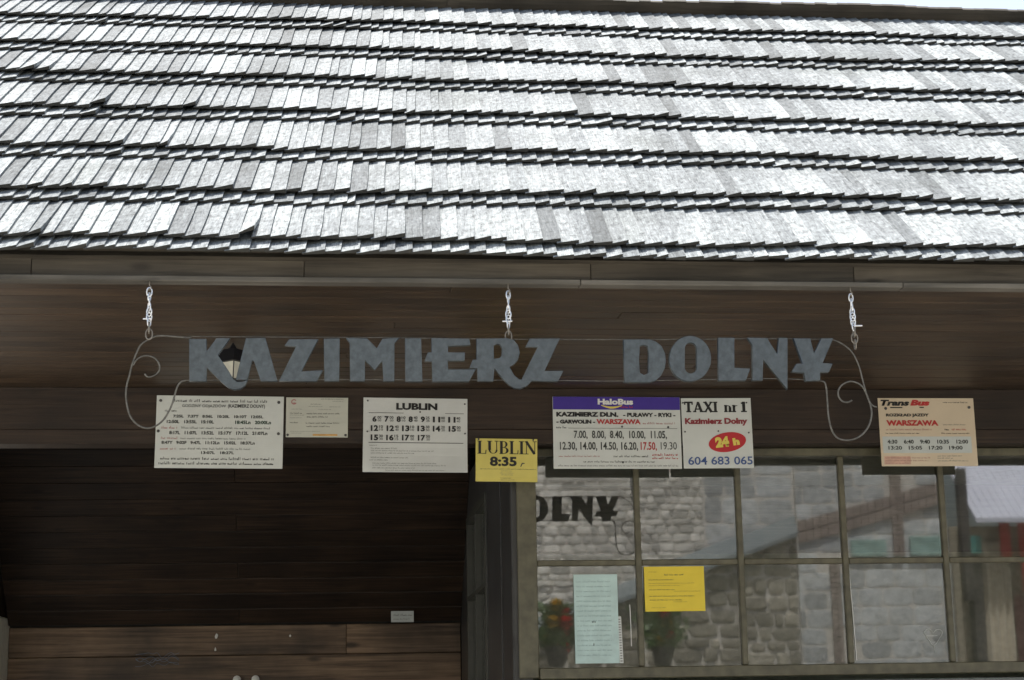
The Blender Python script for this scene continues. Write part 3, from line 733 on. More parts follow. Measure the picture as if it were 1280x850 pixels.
# ------------------------------------------------------------ lantern under the eaves
LY = 6.85
lan = thing('wall_lantern', 'black lantern with pale glass hanging behind the letters K and A', 'lantern', (-0.4036, LY, 3.135))
lan.scale = (1.062,) * 3
def frustum(name, mat, z0, r0, z1, r1, sides=4, cap=True, rot=0.0):
    bm = bmesh.new(); A = []; B = []
    for k in range(sides):
        a = 2 * math.pi * (k + rot) / sides + .12
        A.append(bm.verts.new((r0 * math.cos(a), r0 * math.sin(a), z0))); B.append(bm.verts.new((r1 * math.cos(a), r1 * math.sin(a), z1)))
    for k in range(sides): bm.faces.new((A[k], A[(k + 1) % sides], B[(k + 1) % sides], B[k]))
    bm.faces.new(A[::-1]); bm.faces.new(B)
    return link(name, mesh_of(bm, name), mat, lan)
frustum('lantern_roof', M['blackmetal'], -.144, .080, -.09, .036, 4)
frustum('finial', M['blackmetal'], -.09, .018, -.07, .006, 8)
frustum('mount_rod', M['blackmetal'], -.07, .004, -.0635, .004, 6)
frustum('glass', M['milk'], -.206, .028, -.145, .060, 4)
frustum('base', M['blackmetal'], -.216, .034, -.2065, .036, 4)
frustum('lower_finial', M['blackmetal'], -.226, .008, -.2165, .014, 8)
for k in range(4):
    a = 2 * math.pi * k / 4 + .12
    bm = bmesh.new(); tube_bm(bm, [(.0605 * math.cos(a), .0605 * math.sin(a), -.145), (.030 * math.cos(a), .030 * math.sin(a), -.2065)], .0022, 5)
    link('glazing_bar', mesh_of(bm, 'glazing_bar'), M['blackmetal'], lan)
bm = bmesh.new()
tube_bm(bm, [v for v in smooth_path([(.01, .01, -.213), (.035, .02, -.203), (.06, .02, -.183), (.056, .02, -.163), (.044, .02, -.166), (.047, .02, -.178)], 4)], .0028, 6)
link('bracket_curl', mesh_of(bm, 'bracket_curl'), M['blackmetal'], lan)

# ------------------------------------------------------------ timetables and notices
def conv(a, b, s0, s1): return lambda v: (v - a) / b
# 1 large white timetable
t, F0, w, h = board('timetable_board', 'large white timetable board behind the left scroll, dense rows of times', 'timetable',
                    [(-0.805, 3.031), (-0.224, 3.025), (-0.228, 2.689), (-0.807, 2.694)], 'paper')
F = F0; X = lambda v: (v - 110) / 1125; Z = lambda v: (v - 105) / 640
T = lambda s, a, b, c, d, mt='ink_soft', **k: fit(F, t, s, X(a), X(b), Z(c), Z(d), mt, **k)
T('GODZINY ODJAZDÓW', 335, 722, 176, 216, 'ink', bold=.0); T('(KAZIMIERZ DOLNY)', 740, 1068, 178, 218, 'ink', bold=.015)
T('7:25L   7:37T   8:56L   10:20L   10:10T   12:05L', 260, 1055, 276, 302, bold=.035)
T('12:50L   13:55L   15:10L', 205, 620, 323, 352, bold=.035)
T('18:45Ln   20:00Ln', 808, 1125, 323, 354, 'ink_green', bold=.035)
T('8:17L   11:07L   13:52L   15:17Y   17:12L   21:07Ln', 230, 1095, 420, 450, bold=.035)
T('8:47Y   9:02F   9:47L   11:12Ln   15:02L   18:37Ln', 165, 985, 508, 536, bold=.035)
T('13:07L   18:27L', 515, 805, 597, 622, bold=.035)
rows(F, t, 'ink_soft', [(X(265), X(1105), Z(136), Z(162)), (X(160), X(1165), Z(647), Z(672)), (X(145), X(1180), Z(688), Z(714)), (X(185), X(295), Z(230), Z(249))], 3)
rows(F, t, 'ink_pink', [(X(160), X(312), Z(375), Z(400)), (X(160), X(312), Z(470), Z(492)), (X(155), X(300), Z(562), Z(584))], 4)
rows(F, t, 'ink_faint', [(X(335), X(1130), Z(380), Z(398)), (X(330), X(905), Z(474), Z(491)), (X(325), X(955), Z(564), Z(582))], 5)
screws(F, t, [(X(145), Z(152)), (X(1190), Z(158)), (X(133), Z(422)), (X(1193), Z(437))], .007)
# 2 small cream sheet
t, F, w, h = board('timetable_sheet', 'small cream timetable sheet with an orange bar along its foot', 'timetable',
                   [(-0.213, 3.021), (0.075, 3.022), (0.068, 2.833), (-0.215, 2.837)], 'cream')
X = lambda v: (v - 85) / 955; Z = lambda v: (v - 135) / 610
rows(F, t, 'ink_soft', [(X(145), X(335), Z(365), Z(385)), (X(145), X(275), Z(510), Z(530)), (X(400), X(920), Z(370), Z(392)), (X(405), X(750), Z(420), Z(442)), (X(390), X(915), Z(515), Z(537)), (X(400), X(770), Z(567), Z(589)), (X(460), X(630), Z(228), Z(243)), (X(620), X(970), Z(150), Z(165))], 6)
rows(F, t, 'ink_faint', [(X(145), X(365), Z(400), Z(412)), (X(145), X(330), Z(440), Z(452)), (X(430), X(650), Z(265), Z(277)), (X(750), X(930), Z(270), Z(282)), (X(580), X(790), Z(312), Z(324)), (X(170), X(330), Z(308), Z(320)), (X(150), X(610), Z(650), Z(662)), (X(170), X(335), Z(675), Z(687)), (X(800), X(970), Z(185), Z(197))], 7)
quads(t, 'orange_bar', M['orange'], [frect(F, X(500), X(880), Z(698), Z(724))])
cx, cz = F(X(205), Z(205)); ring = []
for i in range(14):
    a0, a1 = i / 14 * 5.2 + .6, (i + 1) / 14 * 5.2 + .6
    ring.append([(cx + .013 * math.cos(a0), cz + .013 * math.sin(a0)), (cx + .013 * math.cos(a1), cz + .013 * math.sin(a1)), (cx + .008 * math.cos(a1), cz + .008 * math.sin(a1)), (cx + .008 * math.cos(a0), cz + .008 * math.sin(a0))])
quads(t, 'emblem', M['ink_pink'], ring + [(cx - .003, cx + .007, cz - .012, cz - .003)])
screws(F, t, [(X(115), Z(712)), (X(1005), Z(712))], .006)
# 3 white LUBLIN sheet
t, F, w, h = board('timetable_sheet', 'white LUBLIN timetable sheet with three rows of bold hours', 'timetable',
                   [(0.146, 3.020), (0.634, 3.019), (0.620, 2.664), (0.137, 2.675)], 'paper2')
X = lambda v: (v - 561) / 644; Z = lambda v: (v - 85) / 462
T = lambda s, a, b, c, d, mt='ink', **k: fit(F, t, s, X(a), X(b), Z(c), Z(d), mt, **k)
T('LUBLIN', 763, 1018, 117, 160, bold=.05)
quads(t, 'rule', M['ink_soft'], [frect(F, X(595), X(1183), Z(178), Z(181)), frect(F, X(595), X(1180), Z(362), Z(366))])
for (yy, ent) in ((200, [('6', 617, '00'), ('7', 692, '00'), ('8', 766, '10'), ('8', 840, '40'), ('9', 915, '25'), ('11', 990, '00'), ('11', 1085, '40')]),
                  (257, [('12', 608, '10'), ('12', 705, '40'), ('13', 800, '10'), ('13', 895, '50'), ('14', 990, '20'), ('15', 1088, '00')]),
                  (315, [('15', 608, '30'), ('16', 703, '15'), ('17', 800, '00'), ('17', 898, '50')])):
    for s, xx, mn in ent:
        wd = 26 if len(s) == 1 else 46
        T(s, xx, xx + wd, yy, yy + 36, bold=.045)
        T(mn, xx + wd + 5, xx + wd + 29, yy, yy + 17, 'ink_soft', bold=.02)
        T(mn, xx + wd + 7, xx + wd + 29, yy + 20, yy + 34, 'ink_faint', bold=.02)
rows(F, t, 'ink_faint', [(X(600), X(650), Z(376), Z(384)), (X(610), X(775), Z(395), Z(403)), (X(610), X(1000), Z(409), Z(417)), (X(610), X(880), Z(424), Z(432)), (X(610), X(840), Z(452), Z(460)), (X(600), X(715), Z(467), Z(475)), (X(620), X(1015), Z(487), Z(495)), (X(620), X(1070), Z(500), Z(508)), (X(620), X(880), Z(516), Z(524)), (X(700), X(1070), Z(531), Z(538))], 8)
screws(F, t, [(X(587), Z(105)), (X(1188), Z(119)), (X(587), Z(297)), (X(1190), Z(303)), (X(911), Z(172))], .004)
# 4 yellow LUBLIN 8:35
t, F, w, h = board('notice_sheet', 'yellow LUBLIN 8:35 notice hanging below the beam beside the white timetable', 'notice',
                   [(0.667, 2.829), (0.957, 2.825), (0.949, 2.622), (0.661, 2.627)], 'yellow', y=7.835, thick=.003)
X = lambda v: (v - 57) / 935; Z = lambda v: (v - 97) / 668
serif_text(F, t, 'LUBLIN', X(80), X(985), Z(135), Z(337), 'ink', .17, .05, .05)
fit(F, t, '8:35', X(270), X(678), Z(378), Z(527), 'ink', bold=.04)
fit(F, t, 'r', X(730), X(800), Z(470), Z(530), 'ink_soft', bold=.02, shear=.4)
rows(F, t, 'ink_soft', [(X(125), X(975), Z(558), Z(576)), (X(430), X(600), Z(700), Z(715))], 9)
rows(F, t, 'ink_faint', [(X(440), X(600), Z(590), Z(604)), (X(420), X(630), Z(622), Z(636)), (X(440), X(620), Z(650), Z(664)), (X(430), X(650), Z(728), Z(742))], 10)
screws(F, t, [(X(100), Z(112)), (X(930), Z(112))], .0045)
# 5 bus board with purple head
t, F, w, h = board('timetable_board', 'white timetable board with a purple header band, next to the taxi board', 'timetable',
                   [(1.033, 3.029), (1.643, 3.026), (1.638, 2.684), (1.029, 2.686)], 'paper')
X = lambda v: (v - 50) / 762; Z = lambda v: (v - 56) / 422
T = lambda s, a, b, c, d, mt='ink', **k: fit(F, t, s, X(a), X(b), Z(c), Z(d), mt, **k)
quads(t, 'header_band', M['purple'], [frect(F, 0.002, 0.998, 0.002, Z(132))], y=-0.0022)
T('HaloBus', 318, 530, 68, 103, 'wprint', bold=.05)
quads(t, 'swoosh', M['yprint'], [[F(X(338 + i * 18), Z(104 + 10 * math.sin(i / 7 * 3.1))), F(X(338 + i * 18), Z(108 + 18 * math.sin(i / 7 * 3.1))), F(X(356 + i * 18), Z(108 + 18 * math.sin((i + 1) / 7 * 3.1))), F(X(356 + i * 18), Z(104 + 10 * math.sin((i + 1) / 7 * 3.1)))] for i in range(7)], y=-.003)
rows(F, t, 'ink_red', [(X(455), X(540), Z(107), Z(121))], 11)
T('KAZIMIERZ DLN.', 70, 440, 147, 175, bold=.06); T('- PUŁAWY - RYKI -', 468, 782, 150, 175, bold=.05)
T('- GARWOLIN -', 70, 300, 192, 216, bold=.06); T('WARSZAWA', 308, 572, 188, 218, 'ink_red', bold=.04)
rows(F, t, 'ink_pink', [(X(585), X(785), Z(204), Z(217))], 12)
rows(F, t, 'ink', [(X(68), X(135), Z(229), Z(243))], 13)
quads(t, 'rule', M['ink_faint'], [frect(F, X(140), X(790), Z(241), Z(243.5))])
T('7.00,  8.00,  8.40,  10.00,  11.05,', 172, 727, 256, 308, 'ink_soft', bold=.02)
T('12.30, 14.00, 14.50, 16.20,', 88, 552, 322, 376, 'ink_soft', bold=.02)
T('17.50,', 568, 664, 322, 376, 'ink_red', bold=.02); T('19.30', 688, 784, 322, 366, 'ink_soft', bold=.0)
rows(F, t, 'ink_pink', [(X(80), X(325), Z(399), Z(410))], 14)
rows(F, t, 'ink_soft', [(X(405), X(620), Z(398), Z(411)), (X(225), X(650), Z(430), Z(442))], 15)
rows(F, t, 'ink_red', [(X(635), X(795), Z(387), Z(402)), (X(635), X(795), Z(407), Z(421))], 16)
rows(F, t, 'ink_faint', [(X(75), X(795), Z(454), Z(464))], 17)
screws(F, t, [(X(460), Z(232)), (X(736), Z(234)), (X(460), Z(441))], .005)
# 6 taxi
t, F, w, h = board('taxi_board', 'white TAXI board with a red 24h oval and blue phone number', 'sign',
                   [(1.648, 3.024), (1.984, 3.022), (1.988, 2.689), (1.648, 2.684)], 'paper', y=7.842)
X = lambda v: (v - 812) / 425; Z = lambda v: (v - 60) / 412
serif_text(F, t, 'TAXI', X(828), X(1032), Z(82), Z(144), 'ink', .22, .10, .12)
serif_text(F, t, 'nr', X(1070), X(1158), Z(82), Z(144), 'ink', .22, .10, .12)
serif_text(F, t, '1', X(1172), X(1208), Z(82), Z(144), 'ink', .18, .10, .12)
fit(F, t, 'Kazimierz Dolny', X(830), X(1210), Z(178), Z(224), 'ink_maroon', bold=.05)
c = F(X(1082), Z(320)); rx = .115 * w * 1000 / 425; rz = 57 / 412 * h; ang = R(9)
quads(t, 'oval', M['oval'], [[(c[0] + rx * math.cos(a) * math.cos(ang) - rz * math.sin(a) * math.sin(ang), c[1] + rx * math.cos(a) * math.sin(ang) + rz * math.sin(a) * math.cos(ang)) for a in [i * math.pi / 20 for i in range(40)]]], y=-.0025)
fit(F, t, '24', X(1008), X(1092), Z(288), Z(350), 'yprint', bold=.07, rot=R(6))
fit(F, t, 'h', X(1115), X(1155), Z(295), Z(338), 'yprint', bold=.07, rot=R(8))
fit(F, t, '604 683 065', X(840), X(1230), Z(404), Z(452), 'ink_blue', bold=.015)
screws(F, t, [(X(828), Z(258)), (X(1030), Z(255)), (X(1215), Z(265)), (X(822), Z(88)), (X(1210), Z(88))], .004)
# 7 cream bus board on the right
t, F, w, h = board('timetable_board', 'tan TransBus timetable board hanging alone at the right over the window', 'timetable',
                   [(2.610, 3.027), (3.085, 3.024), (3.089, 2.696), (2.612, 2.693)], 'orange', y=7.845)
bpy.data.objects.remove([o for o in t.children if o.name.startswith('panel')][0])
M['tan'] = plain('tan_board', (0.62, 0.52, 0.38), 0.5, mottle=0.08, mscale=3)
t['label'] = 'tan timetable board with red WARSZAWA heading, hanging alone at the right over the window'
bm = bmesh.new(); box_bm(bm, -w / 2, w / 2, -.0015, .004, -h / 2, h / 2); link('panel', mesh_of(bm, 'panel', .0008), M['tan'], t)
X = lambda v: (v - 140) / 860; Z = lambda v: (v - 122) / 600
def T(s, a, b, c, d, mt='ink', **k):
    k0 = (c - 122) / 600 * 38 - 12
    return fit(F, t, s, X(a - k0), X(b - k0), Z(c), Z(d), mt, **k)
T('Trans', 150, 408, 138, 192, bold=.05, shear=.25); T('Bus', 415, 592, 138, 192, 'ink_red', bold=.06, shear=.25)
quads(t, 'underline', M['ink'], [frect(F, X(245), X(355), Z(202), Z(212)), frect(F, X(508), X(548), Z(200), Z(210))])
rows(F, t, 'ink_soft', [(X(722), X(952), Z(152), Z(166))], 18)
T('ROZKŁAD JAZDY', 200, 585, 260, 293, bold=.05)
T('WARSZAWA', 203, 668, 318, 368, 'ink_red', bold=.05)
rows(F, t, 'ink_pink', [(X(195), X(610), Z(390), Z(407))], 19)
rows(F, t, 'ink_soft', [(X(190), X(495), Z(425), Z(438)), (X(690), X(950), Z(426), Z(440)), (X(720), X(780), Z(388), Z(408))], 20)
rows(F, t, 'ink_red', [(X(785), X(925), Z(388), Z(408))], 21)
rows(F, t, 'ink_faint', [(X(710), X(915), Z(350), Z(362)), (X(640), X(860), Z(625), Z(637)), (X(640), X(780), Z(645), Z(657)), (X(640), X(915), Z(668), Z(680))], 22)
quads(t, 'times_panel', M['blueprint'], [frect(F, X(160), X(955), Z(462), Z(607))], y=-.0022)
T('4:30    6:40    9:40    10:35    12:00', 212, 935, 490, 526, 'ink_soft', bold=.03)
T('13:20   15:05   17:20   19:00', 222, 885, 545, 578, 'ink_soft', bold=.025)
quads(t, 'tinted_block', M['peach'], [frect(F, X(165), X(400), Z(634), Z(706))], y=-.0021)
rows(F, t, 'ink_pink', [(X(175), X(590), Z(640), Z(654)), (X(175), X(560), Z(664), Z(678)), (X(175), X(380), Z(688), Z(700))], 23)
screws(F, t, [(X(205), Z(215)), (X(955), Z(205))], .007)
# 8, 9 sheets stuck to the panes
t, F, w, h = board('window_notice', 'yellow typed sheet stuck to the pane below the purple-headed board', 'notice',
                   [(1.468, 2.240), (1.757, 2.238), (1.758, 2.030), (1.470, 2.027)], 'yellow2', y=7.990, thick=.002)
X = lambda v: (v - 40) / 930; Z = lambda v: (v - 100) / 680
rows(F, t, 'ink_soft', [(X(350), X(650), Z(212), Z(236))], 24)
rows(F, t, 'ink_soft', [(X(105), X(500), Z(290), Z(308)), (X(110), X(510), Z(440), Z(458)), (X(115), X(810), Z(538), Z(556)), (X(115), X(620), Z(595), Z(613))], 25)
M['ink_olive'] = plain('olive_ink', (0.36, 0.28, 0.06), 0.6, mottle=0)
rows(F, t, 'ink_olive', [(X(105), X(820), Z(345), Z(360)), (X(105), X(590), Z(378), Z(393)), (X(500), X(900), Z(468), Z(483)), (X(480), X(690), Z(628), Z(642)), (X(140), X(370), Z(712), Z(728)), (X(110), X(240), Z(170), Z(186))], 26)
t, F, w, h = board('window_notice', 'tall pale teal sheet stuck inside the lower left pane', 'notice',
                   [(1.134, 2.206), (1.337, 2.204), (1.343, 1.793), (1.130, 1.791)], 'teal', y=7.991, thick=.002)
X = lambda v: (v - 405) / 290; Z = lambda v: (v - 152) / 585
M['ink_teal'] = plain('teal_ink', (0.33, 0.47, 0.47), 0.6, mottle=0)
rows(F, t, 'ink_teal', [(.05, .85, .07 + .055 * i, .09 + .055 * i) for i in range(16)], 27)
rows(F, t, 'ink_soft', [(X(520), X(548), Z(450), Z(470)), (X(525), X(540), Z(600), Z(622))], 28)
t = thing('paper_strip', 'narrow white strip of paper beside the tall teal sheet', 'paper', (1.350, 7.9925, 1.90), (0, R(-1.5), 0))
bm = bmesh.new(); box_bm(bm, -.011, .006, -.0005, .0005, -.108, .108); link('sheet', mesh_of(bm, 'sheet'), M['paper2'], t)
quads(t, 'marks', M['ink_faint'], [(-.008, .002, -.1 + .012 * i, -.096 + .012 * i) for i in range(17)], y=-.001)
for (x0, z0_, x1, z1_, lab) in ((2.465, 2.24, 2.478, 1.79, 'thin white cord hanging behind the lower pane left of the heart drawing'), (1.397, 2.062, 1.399, 1.869, 'short pale cord hanging between the teal sheet and the yellow sheet')):
    t = thing('twine', lab, 'cord', (x0, 7.994, z0_), group='cords hanging at the window')
    bm = bmesh.new(); tube_bm(bm, [(0, 0, 0), ((x1 - x0) * .5 + .001, 0, (z1_ - z0_) / 2), (x1 - x0, 0, z1_ - z0_)], .0022, 5)
    link('cord', mesh_of(bm, 'cord'), M['wprint'], t)
# heart drawn in the dust of a pane
t = thing('heart_drawing', 'pale heart drawn on the lower pane near the right end', 'drawing', (2.862, 7.9965, 1.888))
bm = bmesh.new()
hp = [(-.044, .028), (-.03, .042), (-.012, .040), (0, .024), (.014, .038), (.034, .040), (.046, .026), (.03, 0), (0, -.034), (-.028, -.002), (-.044, .028)]
tube_bm(bm, [(v.x, 0, v.y) for v in smooth_path([(a, b, 0) for a, b in hp], 3)], .0016, 5)
tube_bm(bm, [(-.035, 0, .01), (.02, 0, .012)], .0013, 5); tube_bm(bm, [(0, 0, -.034), (.004, 0, -.07)], .0012, 5)
M['dust'] = plain('dust_line', (0.62, 0.64, 0.60), 0.9)
link('outline', mesh_of(bm, 'outline'), M['dust'], t)

def warp(t, amp, curl, seed):
    for o in t.children:
        if o.name.startswith('screw'): continue
        me = o.data
        for v in me.vertices:
            x, z = v.co.x, v.co.z
            v.co.y += amp * math.sin(x * 13 + seed) * math.cos(z * 17 + seed * 2) - curl * max(0.0, -z - .08) * 2 * (1 + 3 * x)
        me.update()
for o in list(col.objects):
    if o.get('label', '') == 'white LUBLIN timetable sheet with three rows of bold hours': warp(o, .0022, .05, 1)
    if str(o.get('label', '')).startswith('yellow LUBLIN'): warp(o, .0016, .03, 2)
    if str(o.get('label', '')).startswith('small cream'): warp(o, .0012, .0, 3)

# ------------------------------------------------------------ small things in the porch
t = thing('number_plate', 'small grey metal plate fixed where the slanting ceiling meets the back wall', 'plate', (0.468, 11.37, 2.196))
bm = bmesh.new(); box_bm(bm, -.076, .073, -.002, .03, -.036, .036); link('plate', mesh_of(bm, 'plate', .001), M['blueprint'], t)
quads(t, 'marks', M['ink_faint'], word_rects(-.06, .06, .018, .014, 41) + word_rects(-.06, .05, -.01, .01, 42))
for (x, z, s, lab) in ((-0.752, 2.088, .016, 'torn white paper scrap stapled near the top of the back wall, the larger of two'), (-0.757, 2.003, .010, 'tiny white paper scrap on the back wall below the larger one'), (-0.27, 2.085, .008, 'tiny pale scrap near the middle of the back wall')):
    t = thing('paper_scrap', lab, 'paper', (x, 11.492, z), group='paper scraps stapled to the back wall')
    r4 = random.Random(int(x * 1000)); bm = bmesh.new()
    P = [(s * (0.5 + r4.random()) * math.cos(a) * .7, s * (0.6 + r4.random()) * math.sin(a)) for a in [i * math.pi / 4 for i in range(8)]]
    a = [bm.verts.new((p, 0, q)) for p, q in P]; b = [bm.verts.new((p * .8, -.004, q * .8)) for p, q in P]
    for i in range(8): bm.faces.new((a[i], a[(i + 1) % 8], b[(i + 1) % 8], b[i]))
    bm.faces.new(b); link('scrap', mesh_of(bm, 'scrap'), M['wprint'], t)
for (x, lab) in ((-0.612, 'left one of two round white knobs low on the back wall'), (-0.492, 'right one of two round white knobs low on the back wall')):
    t = thing('white_knob', lab, 'knob', (x, 11.49, 1.806), group='white knobs on the back wall')
    bm = bmesh.new(); tube_bm(bm, [(0, .01, 0), (0, -.012, 0), (0, -.026, 0), (0, -.034, 0)], [.018, .026, .026, .012], 12); link('knob', mesh_of(bm, 'knob'), M['wprint'], t)
t = thing('chalk_scribble', 'faded blue-grey scribble on the boards of the back wall', 'drawing', (-1.13, 11.4955, 1.95))
bm = bmesh.new(); r5 = random.Random(5)
for j in range(5):
    p = [(-.14 + i * .028, 0, .02 - j * .014 + r5.uniform(-.018, .018)) for i in range(11)]
    tube_bm(bm, smooth_path(p, 3), .0016, 4)
M['chalk'] = plain('chalk', (0.16, 0.19, 0.24), 0.9); link('strokes', mesh_of(bm, 'strokes'), M['chalk'], t)

# ------------------------------------------------------------ flowers behind the glass
def petal_bm(bm, c, r, n, r3):
    for i in range(n):
        d = Vector((r3.uniform(-1, 1), r3.uniform(-1, 1), r3.uniform(-.6, 1))).normalized(); u = d.cross(Vector((0, 0, 1))).normalized()
        p = Vector(c) + d * r * .2; q = Vector(c) + d * r; w = u * r * .5
        vs = [bm.verts.new(v) for v in (p, p.lerp(q, .6) + w, q, p.lerp(q, .6) - w)]
        bm.faces.new(vs)
t = thing('window_shelf', 'narrow dark shelf behind the glass that carries the flowers', 'shelf', (2.9, 8.2, 1.755))
bm = bmesh.new(); box_bm(bm, -1.9, 1.9, -.11, .11, -.02, .005); link('shelf_board', mesh_of(bm, 'shelf_board', .003), M['darkwood'], t)

# ------------------------------------------------------------ weeds on the ridge
for (x, lab) in ((2.63, 'sparse dry grass tuft growing on the roof ridge, the one nearer the right'), (2.30, 'tiny dry grass tuft growing on the roof ridge, the one nearer the middle')):
    t = thing('grass_tuft', lab, 'grass', (x, ry - .02, rz + .06), group='dry grass on the ridge')
    bm = bmesh.new(); r6 = random.Random(int(x * 100))
    for i in range(16):
        a = r6.uniform(-.06, .06); l = r6.uniform(.03, .07); d = r6.uniform(-.03, .03)
        bm.faces.new([bm.verts.new(v) for v in ((a - .001, 0, -.01), (a + .0015, 0, -.01), (a + d, r6.uniform(-.01, .01), l))])
    link('blades', mesh_of(bm, 'blades'), M['leaf'], t)

# ------------------------------------------------------------ the square's other side (stands behind the viewer, seen in the panes)
def stones(name, mat, parent, x0, x1, z0, z1, sw, sh, y, depth, seed, jit=.25, keep=None, soft=.5):
    """rubble laid in uneven courses: each stone a rounded, dished block with two rings of bevel"""
    r2 = random.Random(seed); vs, fs, tn = [], [], []
    z = z0
    while z < z1:
        h = sh * r2.uniform(1 - jit, 1 + jit); x = x0 + r2.uniform(-sw, 0)
        while x < x1:
            w = sw * r2.uniform(1 - 1.8 * jit, 1 + 1.8 * jit)
            a, b = max(x, x0), min(x + w, x1); dz = r2.uniform(-.3, .3) * jit * sh
            lo, hi = z + dz, min(z + h + dz, z1)
            if b - a > .03 and hi - lo > .02 and (keep is None or keep((a + b) / 2, (lo + hi) / 2)):
                cx, cz, rx, rz_ = (a + b) / 2, (lo + hi) / 2, (b - a) / 2 - .004, (hi - lo) / 2 - .004
                k = len(vs); d = depth * r2.uniform(.5, 1.3); ph0 = r2.uniform(0, 6); n = 9
                rad = [r2.uniform(1 - jit * .3, 1.06) for _ in range(n)]
                for ring, (s, dd) in enumerate(((1.0, 0.0), (.93, .62), (.7, .95))):
                    for q in range(n):
                        t_ = 2 * math.pi * q / n + .3
                        cc, ss = math.cos(t_), math.sin(t_)
                        e = .5 if jit > .15 else .35           # squarish outline
                        px = math.copysign(abs(cc) ** e, cc) * rx * rad[q] * s; pz = math.copysign(abs(ss) ** e, ss) * rz_ * rad[q] * s
                        vs.append((cx + px, y + d * dd * r2.uniform(.85, 1.1) if dd else y - .004, cz + pz))
                vs.append((cx, y + d, cz))
                for ring in range(2):
                    for q in range(n):
                        p, p2 = k + ring * n + q, k + ring * n + (q + 1) % n
                        fs.append((p, p2, p2 + n, p + n)); tn.append(0)
                tv = r2.random()
                for q in range(n): fs.append((k + 2 * n + q, k + 2 * n + (q + 1) % n, k + 3 * n))
                tn[-2 * n:] = [tv] * (2 * n); tn += [tv] * n
            x += w
        z += h
    me = bpy.data.meshes.new(name); me.from_pydata(vs, [], fs)
    at = me.attributes.new('tone', 'FLOAT', 'FACE')
    for i, v in enumerate(tn): at.data[i].value = v
    me.update()
    return link(name, me, mat, parent, kind='stuff')
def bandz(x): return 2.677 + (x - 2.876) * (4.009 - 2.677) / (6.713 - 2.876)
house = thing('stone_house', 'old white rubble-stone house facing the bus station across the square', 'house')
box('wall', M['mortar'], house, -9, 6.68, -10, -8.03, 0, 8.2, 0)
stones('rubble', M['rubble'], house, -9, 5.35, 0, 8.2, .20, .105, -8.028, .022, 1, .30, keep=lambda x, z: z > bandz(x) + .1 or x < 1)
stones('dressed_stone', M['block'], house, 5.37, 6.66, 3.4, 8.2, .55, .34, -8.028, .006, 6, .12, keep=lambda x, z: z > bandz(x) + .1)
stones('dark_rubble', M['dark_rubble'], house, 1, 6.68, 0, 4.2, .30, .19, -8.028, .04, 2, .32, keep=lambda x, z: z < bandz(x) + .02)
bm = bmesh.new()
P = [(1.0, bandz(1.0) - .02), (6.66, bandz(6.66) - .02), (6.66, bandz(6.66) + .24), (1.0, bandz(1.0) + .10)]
a = [bm.verts.new((p, -7.85, q)) for p, q in P[:2]]; b = [bm.verts.new((p, -8.0, q)) for p, q in P[2:]]
a2 = [bm.verts.new((p, -7.85, q - .06)) for p, q in P[:2]]; b2 = [bm.verts.new((p, -8.0, q - .06)) for p, q in P[2:]]
bm.faces.new((a[0], a[1], b[0], b[1])); bm.faces.new((a2[0], b2[1], b2[0], a2[1])); bm.faces.new((a[0], a2[0], a2[1], a[1])); bm.faces.new((a[1], a2[1], b2[0], b[0])); bm.faces.new((a[0], b[1], b2[1], a2[0]))
link('lean_to_roof', mesh_of(bm, 'lean_to_roof'), M['sheetroof'], house)
def bouquet(x, y, z, lab, heads, hh, seed):
    t = thing('flower_bouquet', lab, 'flowers', (x, y, z), group='flower pots on the stone house')
    r3 = random.Random(seed)
    bm = bmesh.new(); tube_bm(bm, [(0, 0, -.3), (0, 0, -.25), (0, 0, -.06), (0, 0, -.02)], [.10, .12, .16, .17], 14); link('vase', mesh_of(bm, 'vase'), M['darkwood'], t)
    bs_ = bmesh.new(); bl = bmesh.new()
    for (hx, hz, mk) in heads:
        yy = r3.uniform(-.05, .12); bm = bmesh.new()
        tube_bm(bs_, [(0, 0, .03), (hx * .6, yy * .5, hz * .6), (hx, yy, hz)], .006, 4)
        petal_bm(bm, (hx, yy, hz), hh, 70, r3); link('bloom', mesh_of(bm, 'bloom'), M[mk], t)
    for i in range(420):
        a = Vector((r3.gauss(0, .13), r3.uniform(-.12, .12), r3.uniform(-.05, .50)))
        d = Vector((r3.uniform(-1, 1), r3.uniform(-1, 1), r3.uniform(-.2, 1))).normalized() * .13; u = d.cross(Vector((0, 1, 0))).normalized() * .028
        bl.faces.new([bl.verts.new(v) for v in (a, a + d * .5 + u, a + d, a + d * .5 - u)])
    link('stem', mesh_of(bs_, 'stem'), M['leaf'], t); link('foliage', mesh_of(bl, 'foliage'), M['leaf'], t, kind='stuff')
bouquet(3.05, -7.45, 2.42, 'tall pot of red flowers on the stone house across the square', [(.12, .42, 'flower_red'), (.13, .30, 'flower_red'), (.10, .18, 'flower_red'), (.02, .05, 'flower_red'), (-.05, .30, 'flower_yel'), (-.1, .08, 'flower_yel'), (.1, -.05, 'flower_red'), (0, .52, 'flower_yel')], .11, 1)
bouquet(4.52, -7.45, 2.38, 'smaller pot of red and yellow flowers on the stone house across the square', [(.02, .42, 'flower_red'), (.0, .30, 'flower_yel'), (-.09, .2, 'flower_yel'), (.09, .15, 'flower_red'), (-.05, .05, 'flower_yel'), (.08, .28, 'flower_yel')], .085, 2)
bh = thing('block_house', 'grey block building with brick bands beside the stone house', 'house')
box('wall', M['mortar'], bh, 6.70, 8.93, -10, -8.05, 0, 5.9, 0)
def brz(x): return 3.98 + (x - 6.71) * (4.53 - 3.98) / 2.09
stones('blocks', M['block'], bh, 6.70, 8.93, 0, 5.9, .40, .25, -8.048, .008, 3, .10, keep=lambda x, z: abs(z - brz(x)) > .16 and not (8.05 < x < 8.24 and z > 3.6) and not (7.15 < x < 7.32 and z < 3.6))
bm = bmesh.new()
